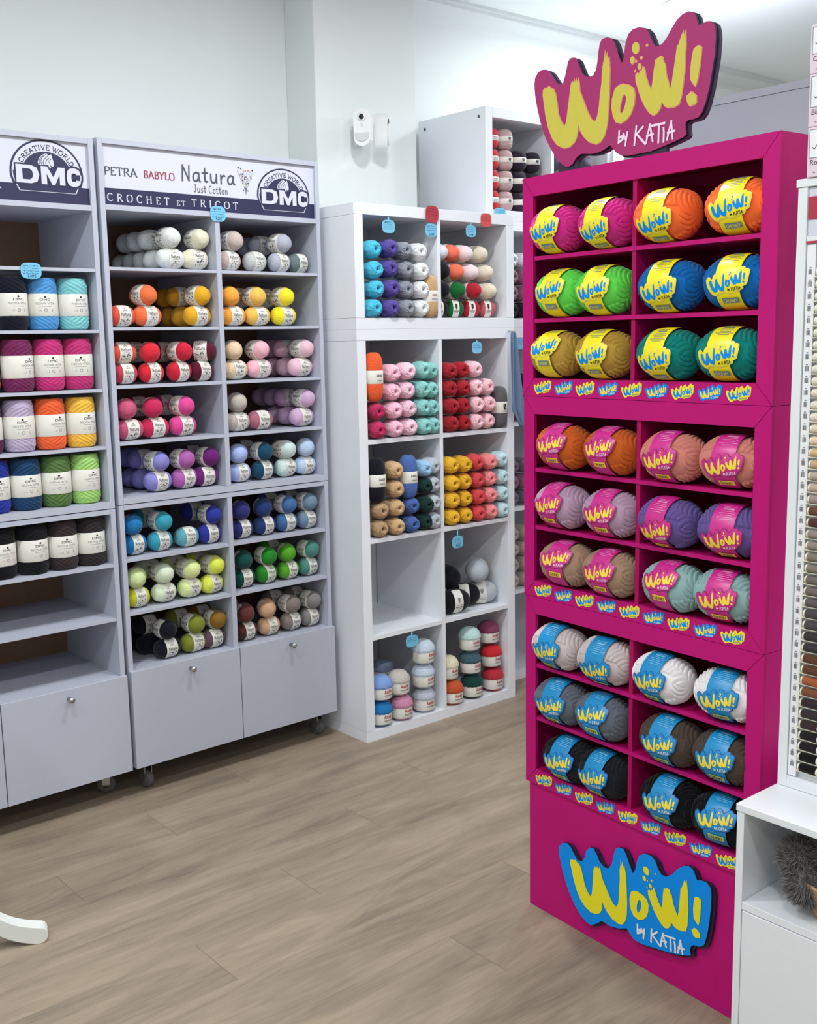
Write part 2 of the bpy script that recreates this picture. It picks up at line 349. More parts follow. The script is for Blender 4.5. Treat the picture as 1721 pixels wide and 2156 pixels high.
class Art:
    """layers of flat shapes; later mapped to a surface by fn(x, y, lift)"""
    def __init__(s): s.L = []; s.n = 0
    def raw(s, vs, fs, m, lift): s.L.append((vs, fs, m, lift)); return s
    def poly(s, pts, m, lift, hole=None):
        loops = [[Vector((p[0], p[1], 0)) for p in pts]] + ([[Vector((p[0], p[1], 0)) for p in hole]] if hole else [])
        vs = list(pts) + (list(hole) if hole else [])
        fs = []
        for t in tessellate_polygon(loops):
            a, b, c = (vs[k] for k in t)
            cr = (b[0] - a[0]) * (c[1] - a[1]) - (b[1] - a[1]) * (c[0] - a[0])
            if abs(cr) > 1e-14: fs.append(tuple(t) if cr > 0 else (t[0], t[2], t[1]))
        return s.raw(vs, fs, m, lift)
    def rect(s, x0, x1, y0, y1, m, lift): return s.raw([(x0, y0), (x1, y0), (x1, y1), (x0, y1)], [(0, 1, 2, 3)], m, lift)
    def ell(s, cx, cy, rx, ry, m, lift, n=14): return s.poly([(cx + rx * math.cos(2 * PI * i / n), cy + ry * math.sin(2 * PI * i / n)) for i in range(n)], m, lift)
    def rrect(s, x0, x1, y0, y1, r, m, lift):
        pts = []
        for cx, cy, a0 in ((x1 - r, y1 - r, 0), (x0 + r, y1 - r, 90), (x0 + r, y0 + r, 180), (x1 - r, y0 + r, 270)):
            for k in range(4):
                a = math.radians(a0 + 30 * k); pts.append((cx + r * math.cos(a), cy + r * math.sin(a)))
        return s.poly(pts, m, lift)
    def stroke(s, pts, wd, m, lift, nib=False, cap=True):
        pts = smooth_line(pts); n = len(pts); s.n += 1; lift += (s.n % 9) * .00004
        if n < 2: return s
        vs = []
        for i in range(n):
            a = pts[max(i - 1, 0)]; b = pts[min(i + 1, n - 1)]
            dx, dy = b[0] - a[0], b[1] - a[1]; l = math.hypot(dx, dy) or 1e-9
            w_ = wd * ((.52 + .48 * abs(dy / l)) if nib else 1) / 2
            ex = (w_ if cap and i in (0, n - 1) and not nib else 0) * (1 if i else -1)
            px, py = pts[i][0] + dx / l * ex, pts[i][1] + dy / l * ex
            tp = (.55 if n > 2 else .85) if cap and i in (0, n - 1) and not nib else 1
            vs += [(px - dy / l * w_ * tp, py + dx / l * w_ * tp), (px + dy / l * w_ * tp, py - dx / l * w_ * tp)]
        return s.raw(vs, [(2 * i + 1, 2 * i + 3, 2 * i + 2, 2 * i) for i in range(n - 1)], m, lift)
    def glyphs(s, txt, x0, x1, y, h, font, wd, m, lift, serif=False, gap=.1, arc=None):
        tot = sum(font[c][0] + gap if c != ' ' else .4 for c in txt) - gap
        k = (x1 - x0) / tot; x = 0
        for c in txt:
            if c == ' ': x += .4; continue
            W_, st = font[c]
            for l in st:
                def tr(p):
                    X, Y = x0 + (x + p[0]) * k, y + p[1] * h
                    if arc:
                        cx, cy, rx, ry = arc; a = PI / 2 - (X - (x0 + x1) / 2) / rx
                        return (cx + (rx + p[1] * h) * math.cos(a), cy + (ry + p[1] * h) * math.sin(a))
                    return (X, Y)
                s.stroke([tr(p) for p in l], wd, m, lift, nib=serif, cap=not serif)
                if serif and len(l) == 2 and abs(l[1][1] - l[0][1]) > .4:
                    for p in l:
                        if p[1] in (0, 1) and c not in 'VW' or (p[1] == 1): s.stroke([tr((p[0] - .1, p[1])), tr((p[0] + .1, p[1]))], wd * 1.0, m, lift, nib=True, cap=False)
            x += W_ + gap
        return s
    def text(s, txt, x, y, h, m, lift, bold=0, width=None, shear=0, align='l'):
        vs, fs, W_ = text2d(txt, bold)
        cap = .73
        sy = h / cap; sx = width / W_ if width else sy
        off = 0 if align == 'l' else -W_ * sx / 2
        return s.raw([(x + off + p[0] * sx + p[1] * sy * shear, y + p[1] * sy) for p in vs], fs, m, lift)
    def logo(s, G, cx, cy, k, lift, fill, letters, small, rim=None, rimw=.006, layer=.0004):
        q = lambda pts, g=0: [(cx + p[0] * k, cy + p[1] * k) for p in (grow(pts, g) if g else pts)]
        if rim: s.poly(q(G['sil'], rimw), rim, lift)
        if fill: s.poly(q(G['sil']), fill, lift + layer)
        l2 = lift + 2 * layer
        for n in ('W1', 'W2', 'bar', 'xdot'): s.poly(q(G[n]), letters, l2)
        s.poly(q(G['o1']), letters, l2, q(G['o2']))
        for d in G['dots']: s.poly(q(d), letters, l2)
        if small:
            for l in G['by']: s.stroke(q(l), .0055 * k, small, l2)
        return s
    def emit(s, mb, fn, dx=0, dy=0):
        for vs, fs, m, lift in s.L:
            if dx or dy: vs, fs = slice2d(vs, fs, dx, dy)
            mb.add([fn(p[0], p[1], lift) for p in vs], fs, m, bool(dx or dy))
        return mb
def grow(pts, g):
    n = len(pts); out = []
    ar = sum(pts[i][0] * pts[(i + 1) % n][1] - pts[(i + 1) % n][0] * pts[i][1] for i in range(n))
    sg = 1 if ar > 0 else -1
    for i in range(n):
        a, b = pts[i - 1], pts[(i + 1) % n]; dx, dy = b[0] - a[0], b[1] - a[1]; l = math.hypot(dx, dy) or 1
        out.append((pts[i][0] + sg * dy / l * g, pts[i][1] - sg * dx / l * g))
    return out
def slice2d(vs, fs, dx, dy):
    bm = bmesh.new(); bv = [bm.verts.new((p[0], p[1], 0)) for p in vs]
    for f in fs:
        try: bm.faces.new([bv[k] for k in f])
        except ValueError: pass
    for ax, d in ((0, dx), (1, dy)):
        if not d: continue
        lo = min(p[ax] for p in vs); hi = max(p[ax] for p in vs)
        c = math.ceil(lo / d) * d
        while c < hi:
            co = [0, 0, 0]; co[ax] = c; no = [0, 0, 0]; no[ax] = 1
            bmesh.ops.bisect_plane(bm, geom=bm.verts[:] + bm.edges[:] + bm.faces[:], dist=1e-7, plane_co=co, plane_no=no); c += d
    bm.verts.index_update()
    o = ([(v.co.x, v.co.y) for v in bm.verts], [tuple(v.index for v in f.verts) for f in bm.faces])
    bm.free(); return o
def scribble(art, x0, x1, y, h, m, lift, seed, wd=.0011):
    r = random.Random(seed); x = x0
    while x < x1:
        n = r.randint(3, 5); L_ = []
        for i in range(n): L_.append((x, y + r.uniform(-.5, .5) * h)); x += h * r.uniform(.35, .6)
        art.stroke(L_, wd, m, lift); x += h * r.choice([.3, .3, .8])
FRONT = lambda y: (lambda x, z, l: (x, y - l, z))
TOP = {"sil":[[-0.2514,0.0701],[-0.2493,0.0838],[-0.2407,0.0933],[-0.228,0.0978],[-0.2155,0.0962],[-0.2021,0.0886],[-0.1905,0.0753],[-0.1782,0.0605],[-0.168,0.0539],[-0.1599,0.0562],[-0.1539,0.0682],[-0.148,0.0861],[-0.1441,0.0989],[-0.1361,0.104],[-0.1263,0.1034],[-0.1164,0.096],[-0.1085,0.0809],[-0.1006,0.066],[-0.0908,0.0574],[-0.0792,0.0538],[-0.0678,0.0556],[-0.0603,0.0647],[-0.056,0.081],[-0.0532,0.1015],[-0.0497,0.1164],[-0.0423,0.124],[-0.0294,0.1245],[-0.0165,0.1191],[-0.0072,0.1086],[0.0003,0.0902],[0.0078,0.0732],[0.0133,0.0643],[0.0176,0.0686],[0.0201,0.0861],[0.0234,0.1033],[0.0303,0.1171],[0.0425,0.124],[0.0581,0.1242],[0.0737,0.1195],[0.0842,0.1101],[0.0913,0.0961],[0.0966,0.085],[0.1035,0.0785],[0.1136,0.0764],[0.1235,0.0804],[0.1332,0.0894],[0.1443,0.1028],[0.157,0.1158],[0.1712,0.1233],[0.1855,0.1248],[0.1966,0.1209],[0.2037,0.1121],[0.2081,0.0992],[0.2105,0.0927],[0.2191,0.0943],[0.2298,0.0966],[0.239,0.0945],[0.2468,0.088],[0.2507,0.0777],[0.2522,0.0609],[0.2501,0.0283],[0.2449,0.0008],[0.2396,-0.0268],[0.2312,-0.0542],[0.2238,-0.0699],[0.2147,-0.0781],[0.2021,-0.0797],[0.1909,-0.0791],[0.1836,-0.0828],[0.184,-0.0952],[0.1862,-0.1055],[0.1805,-0.1095],[0.1611,-0.1141],[0.1314,-0.1197],[0.0976,-0.125],[0.0628,-0.1253],[0.0344,-0.1252],[0.0163,-0.1226],[0.0016,-0.1153],[-0.0096,-0.1044],[-0.0153,-0.0983],[-0.0208,-0.0974],[-0.032,-0.1025],[-0.0508,-0.1065],[-0.0738,-0.1065],[-0.0971,-0.1027],[-0.105,-0.1029],[-0.1168,-0.1082],[-0.1287,-0.1204],[-0.1407,-0.1243],[-0.1508,-0.123],[-0.1652,-0.1141],[-0.1817,-0.0992],[-0.1984,-0.0771],[-0.2131,-0.0551],[-0.2258,-0.0305],[-0.2343,-0.0064],[-0.2429,0.0205],[-0.2493,0.0471]],"W1":[[-0.2217,0.0519],[-0.2225,0.0423],[-0.2187,0.0247],[-0.2132,-0.0043],[-0.2048,-0.031],[-0.1922,-0.0554],[-0.1777,-0.0716],[-0.1551,-0.0828],[-0.1369,-0.0832],[-0.121,-0.0745],[-0.1132,-0.062],[-0.1106,-0.0405],[-0.1054,-0.0522],[-0.0935,-0.0677],[-0.0779,-0.0809],[-0.0567,-0.0889],[-0.0435,-0.0861],[-0.0323,-0.0744],[-0.0251,-0.0542],[-0.0211,-0.0205],[-0.0195,0.0187],[-0.0185,0.0578],[-0.0218,0.0845],[-0.0246,0.0746],[-0.0279,0.0948],[-0.0306,0.0785],[-0.0338,0.1],[-0.0351,0.082],[-0.0397,0.0672],[-0.042,0.0361],[-0.0465,0.0105],[-0.0489,-0.0104],[-0.0536,-0.0309],[-0.061,-0.0417],[-0.0707,-0.0361],[-0.0824,-0.018],[-0.0942,0.0056],[-0.1061,0.0293],[-0.1086,0.0487],[-0.1114,0.0586],[-0.1149,0.0499],[-0.1181,0.0599],[-0.1212,0.0511],[-0.1236,0.0596],[-0.1267,0.0507],[-0.1299,0.0568],[-0.1357,0.0429],[-0.1376,0.0269],[-0.1415,0.0057],[-0.1473,-0.0263],[-0.1533,-0.0364],[-0.1635,-0.025],[-0.1718,-0.0084],[-0.176,0.0145],[-0.1814,0.0376],[-0.188,0.0485],[-0.1946,0.0511],[-0.2021,0.0575],[-0.2112,0.0547],[-0.2162,0.0565]],"o1":[[-0.004,0.0158],[0.0068,0.0203],[0.0176,0.0209],[0.0356,0.0149],[0.0481,0.0062],[0.0519,-0.0073],[0.0497,-0.0249],[0.0419,-0.0417],[0.0296,-0.0526],[0.0135,-0.0573],[-0.0012,-0.0515],[-0.0087,-0.0384],[-0.0126,-0.0219],[-0.0118,-0.0037]],"o2":[[0.0233,0.0004],[0.0281,-0.0069],[0.0262,-0.0208],[0.0203,-0.0328],[0.0132,-0.0389],[0.0105,-0.0285],[0.0128,-0.0159],[0.0173,-0.0037]],"W2":[[0.0522,0.0323],[0.0581,0.0362],[0.0616,0.0317],[0.0649,0.04],[0.0685,0.0355],[0.0717,0.0462],[0.076,0.0416],[0.0801,0.0256],[0.0862,0.0093],[0.0944,-0.0036],[0.0982,0.0095],[0.1017,0.0339],[0.1057,0.0519],[0.1124,0.053],[0.1174,0.0557],[0.1241,0.0518],[0.1277,0.0387],[0.1303,0.0407],[0.1332,0.0178],[0.1402,-0.0009],[0.1444,-0.0116],[0.1484,0.0],[0.1528,0.0238],[0.1571,0.0475],[0.1598,0.0653],[0.1637,0.0681],[0.1706,0.0836],[0.1746,0.0924],[0.177,0.0834],[0.1803,0.0923],[0.1818,0.0618],[0.1805,0.0378],[0.1798,0.0136],[0.1763,-0.0102],[0.1736,-0.0293],[0.1675,-0.0455],[0.1562,-0.0485],[0.1397,-0.0474],[0.1296,-0.0414],[0.1234,-0.034],[0.1196,-0.0447],[0.1114,-0.0534],[0.1012,-0.0555],[0.0908,-0.0486],[0.0785,-0.0338],[0.0677,-0.0153],[0.0586,0.0068],[0.0531,0.0206]],"bar":[[0.201,0.0517],[0.2078,0.055],[0.214,0.0554],[0.2204,0.05],[0.2185,0.03],[0.2153,0.009],[0.2112,-0.0095],[0.2074,-0.0196],[0.2009,-0.0124],[0.1943,-0.0026],[0.1946,0.0204],[0.1976,0.0391]],"xdot":[[0.2099,-0.0432],[0.2101,-0.049],[0.2075,-0.0523],[0.2013,-0.0524],[0.196,-0.0538],[0.19,-0.0492],[0.1883,-0.0441],[0.1857,-0.0389],[0.1857,-0.0335],[0.1911,-0.0312],[0.1953,-0.0275],[0.2013,-0.0298],[0.2054,-0.0338],[0.2098,-0.0373]],"dots":[[[0.0617,0.0829],[0.0605,0.0775],[0.057,0.074],[0.0521,0.0735],[0.0472,0.0761],[0.0435,0.081],[0.0421,0.087],[0.0433,0.0925],[0.0468,0.0959],[0.0517,0.0964],[0.0566,0.0938],[0.0603,0.0889]],[[0.0495,0.0616],[0.0485,0.0576],[0.0455,0.0556],[0.0418,0.0564],[0.0388,0.0596],[0.0376,0.064],[0.0386,0.068],[0.0416,0.07],[0.0453,0.0692],[0.0483,0.066]],[[0.0673,0.0458],[0.0659,0.0418],[0.0625,0.0407],[0.059,0.0432],[0.0575,0.0478],[0.0588,0.0518],[0.0623,0.0529],[0.0657,0.0504]],[[0.0704,0.0621],[0.0695,0.0602],[0.0673,0.0597],[0.0651,0.0611],[0.0641,0.0634],[0.065,0.0654],[0.0672,0.0658],[0.0694,0.0645]],[[0.0847,0.0835],[0.0839,0.0821],[0.082,0.0818],[0.0801,0.0829],[0.0792,0.0847],[0.08,0.0861],[0.0819,0.0864],[0.0839,0.0853]],[[0.0556,0.0583],[0.0544,0.0568],[0.0519,0.0573],[0.0506,0.0593],[0.0518,0.0608],[0.0543,0.0603]],[[0.0531,0.0397],[0.0521,0.038],[0.05,0.0384],[0.0489,0.0406],[0.0499,0.0424],[0.052,0.0419]]],"by":[[[0.0093,-0.0729],[0.0079,-0.095]],[[0.0081,-0.0858],[0.0175,-0.0841],[0.0201,-0.089],[0.0086,-0.0944]],[[0.0221,-0.0801],[0.0266,-0.09]],[[0.0322,-0.0785],[0.0268,-0.1031]],[[0.0565,-0.0712],[0.0519,-0.1055]],[[0.0741,-0.074],[0.0551,-0.0873]],[[0.0579,-0.0856],[0.081,-0.1085]],[[0.0931,-0.0732],[0.0841,-0.1051]],[[0.0931,-0.0732],[0.1006,-0.105]],[[0.0859,-0.0938],[0.101,-0.0923]],[[0.0993,-0.0755],[0.1304,-0.0754]],[[0.1169,-0.0758],[0.116,-0.1099]],[[0.1301,-0.093],[0.1295,-0.1106]],[[0.1292,-0.0853],[0.1293,-0.0878]],[[0.1486,-0.0759],[0.1385,-0.1082]],[[0.1486,-0.0759],[0.1527,-0.1078]],[[0.1408,-0.0959],[0.1567,-0.0946]]]}
BOT = {"W1":[[-0.1872,0.0072],[-0.187,-0.0011],[-0.1821,-0.0155],[-0.1747,-0.0395],[-0.1649,-0.0611],[-0.1516,-0.0801],[-0.1374,-0.0919],[-0.1166,-0.0982],[-0.1006,-0.0959],[-0.0874,-0.0863],[-0.0816,-0.0744],[-0.0813,-0.0558],[-0.0757,-0.065],[-0.0639,-0.0766],[-0.0489,-0.0856],[-0.0296,-0.0894],[-0.0183,-0.0851],[-0.0095,-0.0735],[-0.005,-0.0553],[-0.0046,-0.026],[-0.0066,0.0077],[-0.0093,0.0411],[-0.0146,0.0634],[-0.0162,0.0546],[-0.0208,0.0714],[-0.0218,0.0571],[-0.0266,0.075],[-0.026,0.0594],[-0.0288,0.0462],[-0.0279,0.0193],[-0.0296,-0.0032],[-0.0298,-0.0213],[-0.0321,-0.0395],[-0.0377,-0.0498],[-0.0466,-0.0464],[-0.0585,-0.0326],[-0.071,-0.0141],[-0.0836,0.0044],[-0.0876,0.0206],[-0.0909,0.0287],[-0.0932,0.0207],[-0.0969,0.0288],[-0.0988,0.0208],[-0.1017,0.0278],[-0.1036,0.0198],[-0.107,0.0245],[-0.1109,0.0118],[-0.1111,-0.0021],[-0.1126,-0.0208],[-0.1148,-0.0489],[-0.1192,-0.0584],[-0.1292,-0.0501],[-0.1379,-0.0371],[-0.1436,-0.0182],[-0.1505,0.0008],[-0.1573,0.0091],[-0.1633,0.0104],[-0.1704,0.0148],[-0.1782,0.0111],[-0.1828,0.0119]],"o1":[[0.0072,0.0074],[0.0163,0.0128],[0.0258,0.0148],[0.0421,0.0123],[0.0538,0.0066],[0.0584,-0.0044],[0.0581,-0.0197],[0.0527,-0.0351],[0.0429,-0.0461],[0.0291,-0.0524],[0.0157,-0.0496],[0.008,-0.0395],[0.003,-0.026],[0.0021,-0.0103]],"o2":[[0.0326,-0.0018],[0.0375,-0.0074],[0.037,-0.0195],[0.0329,-0.0306],[0.0272,-0.0368],[0.0239,-0.0283],[0.0248,-0.0172],[0.0277,-0.0062]],"W2":[[0.0551,0.0294],[0.0599,0.0337],[0.0634,0.0303],[0.0656,0.0378],[0.0691,0.0345],[0.071,0.0441],[0.0751,0.0408],[0.0802,0.0277],[0.087,0.0147],[0.0953,0.0048],[0.0975,0.0166],[0.0984,0.0379],[0.1003,0.0538],[0.1061,0.0557],[0.1102,0.0587],[0.1165,0.0564],[0.1208,0.0457],[0.1229,0.0477],[0.1275,0.0286],[0.1354,0.0137],[0.14,0.0051],[0.1425,0.0156],[0.1441,0.0366],[0.1458,0.0574],[0.1466,0.0729],[0.1497,0.0759],[0.1545,0.0901],[0.1571,0.0981],[0.1601,0.0908],[0.1622,0.0989],[0.1662,0.0731],[0.1672,0.0524],[0.1688,0.0317],[0.1679,0.0109],[0.1672,-0.0058],[0.1633,-0.0205],[0.1537,-0.0246],[0.1391,-0.0261],[0.1297,-0.0224],[0.1236,-0.017],[0.1212,-0.0266],[0.1148,-0.0352],[0.1061,-0.0384],[0.0963,-0.0341],[0.0841,-0.0232],[0.073,-0.0089],[0.063,0.0086],[0.0569,0.0196]],"bar":[[0.184,0.0672],[0.1897,0.071],[0.1951,0.0722],[0.2012,0.0685],[0.2013,0.0512],[0.2004,0.0328],[0.1984,0.0165],[0.196,0.0072],[0.1897,0.0125],[0.183,0.0199],[0.1812,0.0396],[0.1821,0.056]],"xdot":[[0.2004,-0.0125],[0.2011,-0.0174],[0.199,-0.0206],[0.1937,-0.0215],[0.1891,-0.0235],[0.1834,-0.0204],[0.1814,-0.0163],[0.1787,-0.0122],[0.1782,-0.0077],[0.1828,-0.005],[0.1861,-0.0012],[0.1916,-0.0023],[0.1956,-0.0051],[0.1997,-0.0075]],"sil":[[-0.2267,0.0116],[-0.2255,0.0281],[-0.2146,0.0405],[-0.1996,0.0457],[-0.1876,0.0403],[-0.1756,0.0268],[-0.1637,0.0156],[-0.1502,0.0177],[-0.1404,0.0314],[-0.1348,0.0515],[-0.1234,0.0638],[-0.112,0.0655],[-0.1023,0.0551],[-0.092,0.0393],[-0.0779,0.0316],[-0.064,0.0341],[-0.0543,0.0476],[-0.0491,0.0714],[-0.0428,0.0911],[-0.0321,0.0986],[-0.0187,0.0995],[-0.0094,0.0868],[-0.0006,0.0688],[0.0102,0.0517],[0.0164,0.0627],[0.0212,0.0859],[0.0287,0.1028],[0.044,0.1125],[0.0618,0.1144],[0.0746,0.1069],[0.0825,0.0913],[0.0927,0.0816],[0.1051,0.0817],[0.1196,0.0925],[0.1361,0.1127],[0.1526,0.1266],[0.1667,0.1318],[0.1776,0.1273],[0.1835,0.1176],[0.1884,0.1083],[0.2,0.1122],[0.2137,0.1131],[0.2231,0.1058],[0.2267,0.0914],[0.2258,0.059],[0.2224,0.0214],[0.2173,-0.0092],[0.2109,-0.0303],[0.1995,-0.0397],[0.1832,-0.0432],[0.1762,-0.0506],[0.1741,-0.0598],[0.1767,-0.0689],[0.1721,-0.0732],[0.1506,-0.0821],[0.1214,-0.0908],[0.0815,-0.0989],[0.0404,-0.1073],[0.0167,-0.1074],[0.0032,-0.0982],[-0.0066,-0.0896],[-0.0292,-0.1006],[-0.0566,-0.1067],[-0.0762,-0.1052],[-0.0858,-0.1072],[-0.1016,-0.121],[-0.1187,-0.1318],[-0.1332,-0.1305],[-0.1509,-0.1223],[-0.1718,-0.1039],[-0.1929,-0.0761],[-0.2082,-0.0455],[-0.2193,-0.0177]],"dots":[[[0.0589,0.074],[0.0583,0.0692],[0.0556,0.0657],[0.0513,0.0646],[0.0467,0.0661],[0.0431,0.0698],[0.0413,0.0747],[0.0419,0.0796],[0.0446,0.083],[0.0489,0.0841],[0.0534,0.0826],[0.0571,0.0789]],[[0.0501,0.0541],[0.0495,0.0505],[0.0471,0.0484],[0.0438,0.0485],[0.0408,0.0508],[0.0394,0.0545],[0.04,0.058],[0.0424,0.0601],[0.0457,0.06],[0.0487,0.0577]],[[0.0671,0.0432],[0.0663,0.0395],[0.0634,0.0381],[0.0601,0.0397],[0.0583,0.0434],[0.0592,0.0471],[0.0621,0.0485],[0.0654,0.0469]],[[0.0684,0.0575],[0.0678,0.0557],[0.0659,0.055],[0.0638,0.0559],[0.0628,0.0577],[0.0634,0.0595],[0.0653,0.0602],[0.0673,0.0594]],[[0.079,0.0778],[0.0785,0.0765],[0.0768,0.076],[0.075,0.0766],[0.0741,0.078],[0.0747,0.0793],[0.0763,0.0798],[0.0781,0.0792]],[[0.0557,0.0522],[0.0548,0.0507],[0.0526,0.0508],[0.0513,0.0523],[0.0522,0.0538],[0.0544,0.0537]],[[0.0552,0.036],[0.0545,0.0343],[0.0526,0.0343],[0.0514,0.0361],[0.0522,0.0377],[0.0541,0.0377]]],"by":[[[0.0269,-0.0663],[0.0276,-0.0855]],[[0.027,-0.0776],[0.0351,-0.0748],[0.0378,-0.0785],[0.0282,-0.0848]],[[0.0388,-0.0707],[0.0436,-0.0785]],[[0.0475,-0.0679],[0.045,-0.0896]],[[0.0682,-0.0582],[0.0672,-0.0881]],[[0.0839,-0.0581],[0.0684,-0.0721]],[[0.0707,-0.0703],[0.0931,-0.0865]],[[0.1005,-0.0547],[0.0954,-0.0832]],[[0.1005,-0.0547],[0.1099,-0.0808]],[[0.0961,-0.0733],[0.1092,-0.0699]],[[0.1061,-0.0558],[0.1334,-0.0513]],[[0.1217,-0.0535],[0.1239,-0.0827]],[[0.1348,-0.0663],[0.1358,-0.0814]],[[0.1333,-0.0599],[0.1336,-0.062]],[[0.1495,-0.0491],[0.1435,-0.0781]],[[0.1495,-0.0491],[0.1559,-0.0757]],[[0.1445,-0.0673],[0.1582,-0.064]]]}
# ================================================================== ROOM
def slab(u0, u1, v0, v1, z0, z1, m): return MB().box(u0, u1, v0, v1, z0, z1, m)
WALL_V = .58
struct('floor', slab(-4.2, 5.2, -5.6, .7, -.06, 0, M['floor']))
struct('ceiling', slab(-4.2, 5.2, -5.6, .7, CEIL_Z, CEIL_Z + .06, M['ceil']))
struct('wall_back', slab(-4.2, 5.2, WALL_V, .7, 0, CEIL_Z, M['wall']))
struct('wall_right', slab(5.1, 5.2, -5.6, WALL_V, 0, CEIL_Z, M['wall']))
struct('wall_left', slab(-4.2, -4.1, -5.6, WALL_V, 0, CEIL_Z, M['wall']))
struct('wall_front', slab(-4.1, 5.1, -5.6, -5.5, 0, CEIL_Z, M['wall']))
struct('wall_pillar', slab(.146, .627, .396, WALL_V, 0, CEIL_Z, M['wall']), bevel=.004)
cor = [(.58, 2.725), (.572, 2.735), (.562, 2.742), (.54, 2.748), (.515, 2.758), (.5, 2.768), (.492, 2.772), (.492, 2.785), (.478, 2.787), (.478, 2.80), (.58, 2.80)]
mb = MB()
n = len(cor)
mb.add([(.627, v, z) for v, z in cor] + [(5.1, v, z) for v, z in cor], [(i, (i + 1) % n, n + (i + 1) % n, n + i) for i in range(n)], M['wall'])
struct('trim_1', mb)
# ceiling downlights
for i, (u, v, pw) in enumerate(LAMPS):
    o = empty('ceiling_lamp', FK, u, v, CEIL_Z, 'round white ceiling downlight above the shelves, partly in view at top right' if i == 0 else 'round white ceiling downlight of the row above the shop floor', 'lamp')
    if i: o['group'] = 'ceiling downlights outside the picture'
    part('ring', MB().lathe([(.085, 0), (.098, 0), (.098, -.006), (.09, -.012), (.085, -.012)], 32, M['lampring']), o)
    part('diffuser', MB().lathe([(0.0, -.004), (.085, -.006)], 32, M['emit']), o)
    ld = bpy.data.lights.new('lamp_light', 'AREA'); ld.shape = 'DISK'; ld.size = .16; ld.energy = LAMP_W * pw; ld.color = LAMP_COL
    lo = bpy.data.objects.new('lamp_light', ld); COL.objects.link(lo); lo.parent = o; lo.location = (0, 0, -.016)

# ================================================================== YARN KINDS
def supell(A, R, n=2.4):
    return lambda a: R * max(0.0, 1 - abs(a / A) ** n) ** (1 / n)
def ball_mesh(name, A, R, n, m, na=40, nc=40, disp=None):
    """ball lying along x"""
    r = supell(A, R, n); mb = MB(); vs = []
    xs = [-A * math.cos(PI * i / na) for i in range(na + 1)]
    for i, a in enumerate(xs):
        for j in range(nc):
            ph = 2 * PI * j / nc; rr = r(a)
            d = disp(a, ph) if disp and 0 < i < na else 0
            rr = max(rr + d * min(1, rr / (R * .4)), 0)
            vs.append((a, -rr * math.cos(ph), rr * math.sin(ph)))
    fs = [(i * nc + j, i * nc + (j + 1) % nc, (i + 1) * nc + (j + 1) % nc, (i + 1) * nc + j) for i in range(na) for j in range(nc)]
    mb.add(vs, [f[::-1] for f in fs], m, True)
    me = mb.mesh(name)
    bm = bmesh.new(); bm.from_mesh(me); bmesh.ops.remove_doubles(bm, verts=bm.verts, dist=1e-5); bmesh.ops.recalc_face_normals(bm, faces=bm.faces)
    bm.to_mesh(me); bm.free(); return me
def wrap(r, R, off):
    return lambda a, c, l: (a, -(r(a) + off + l) * math.cos(c / R), (r(a) + off + l) * math.sin(c / R))

PALETTE = {}
def rgb(name, soft=.08):
    c = lin(PALETTE[name]); m_ = max(c)
    if min(c) < .1: soft *= .3
    return tuple(x * (1 - soft) + soft * m_ * .8 for x in c) + (1,)
PALETTE.update({'white': (224, 226, 224), 'cream': (222, 216, 190), 'rosy beige': (200, 178, 172), 'light grey': (192, 196, 194), 'lilac grey': (176, 178, 194), 'sage grey': (104, 122, 122),
 'orange red': (222, 84, 58), 'orange': (236, 110, 60), 'mustard': (226, 166, 20), 'dark mustard': (206, 146, 20), 'amber': (246, 164, 52), 'light amber': (240, 190, 84), 'lemon yellow': (244, 226, 26),
 'rose red': (196, 60, 80), 'red': (214, 26, 48), 'crimson': (200, 20, 50), 'maroon': (92, 16, 44), 'peach': (232, 200, 162), 'pink': (240, 176, 192), 'light pink': (234, 186, 204),
 'dusty rose': (200, 84, 120), 'raspberry': (196, 30, 82), 'fuchsia pink': (218, 66, 146), 'greige': (190, 178, 168), 'old rose': (172, 96, 116), 'lilac': (206, 168, 206),
 'periwinkle': (132, 128, 206), 'orchid': (176, 90, 172), 'purple': (104, 28, 112), 'sky blue': (162, 182, 236), 'dark teal': (20, 72, 100), 'pale mint': (204, 224, 222), 'pale blue': (180, 204, 236),
 'bright blue': (16, 116, 178), 'turquoise': (52, 160, 182), 'aqua': (90, 172, 186), 'royal blue': (40, 50, 150), 'indigo': (42, 44, 112), 'navy': (32, 54, 112), 'denim blue': (62, 104, 160), 'grey blue': (110, 136, 160),
 'lime': (200, 206, 34), 'pale green': (214, 232, 160), 'pale mint white': (222, 234, 206), 'pale yellow green': (224, 238, 160), 'lime yellow': (224, 236, 80), 'dark green': (18, 74, 66), 'green': (34, 136, 34), 'bright green': (84, 168, 30), 'sage green': (78, 138, 128),
 'black': (16, 18, 30), 'olive': (124, 134, 42), 'brown plum': (92, 74, 82), 'ochre brown': (134, 98, 30), 'dark brown': (84, 46, 42), 'red brown': (100, 48, 44), 'tan': (206, 160, 124), 'taupe': (134, 122, 116), 'grey taupe': (134, 132, 130)})
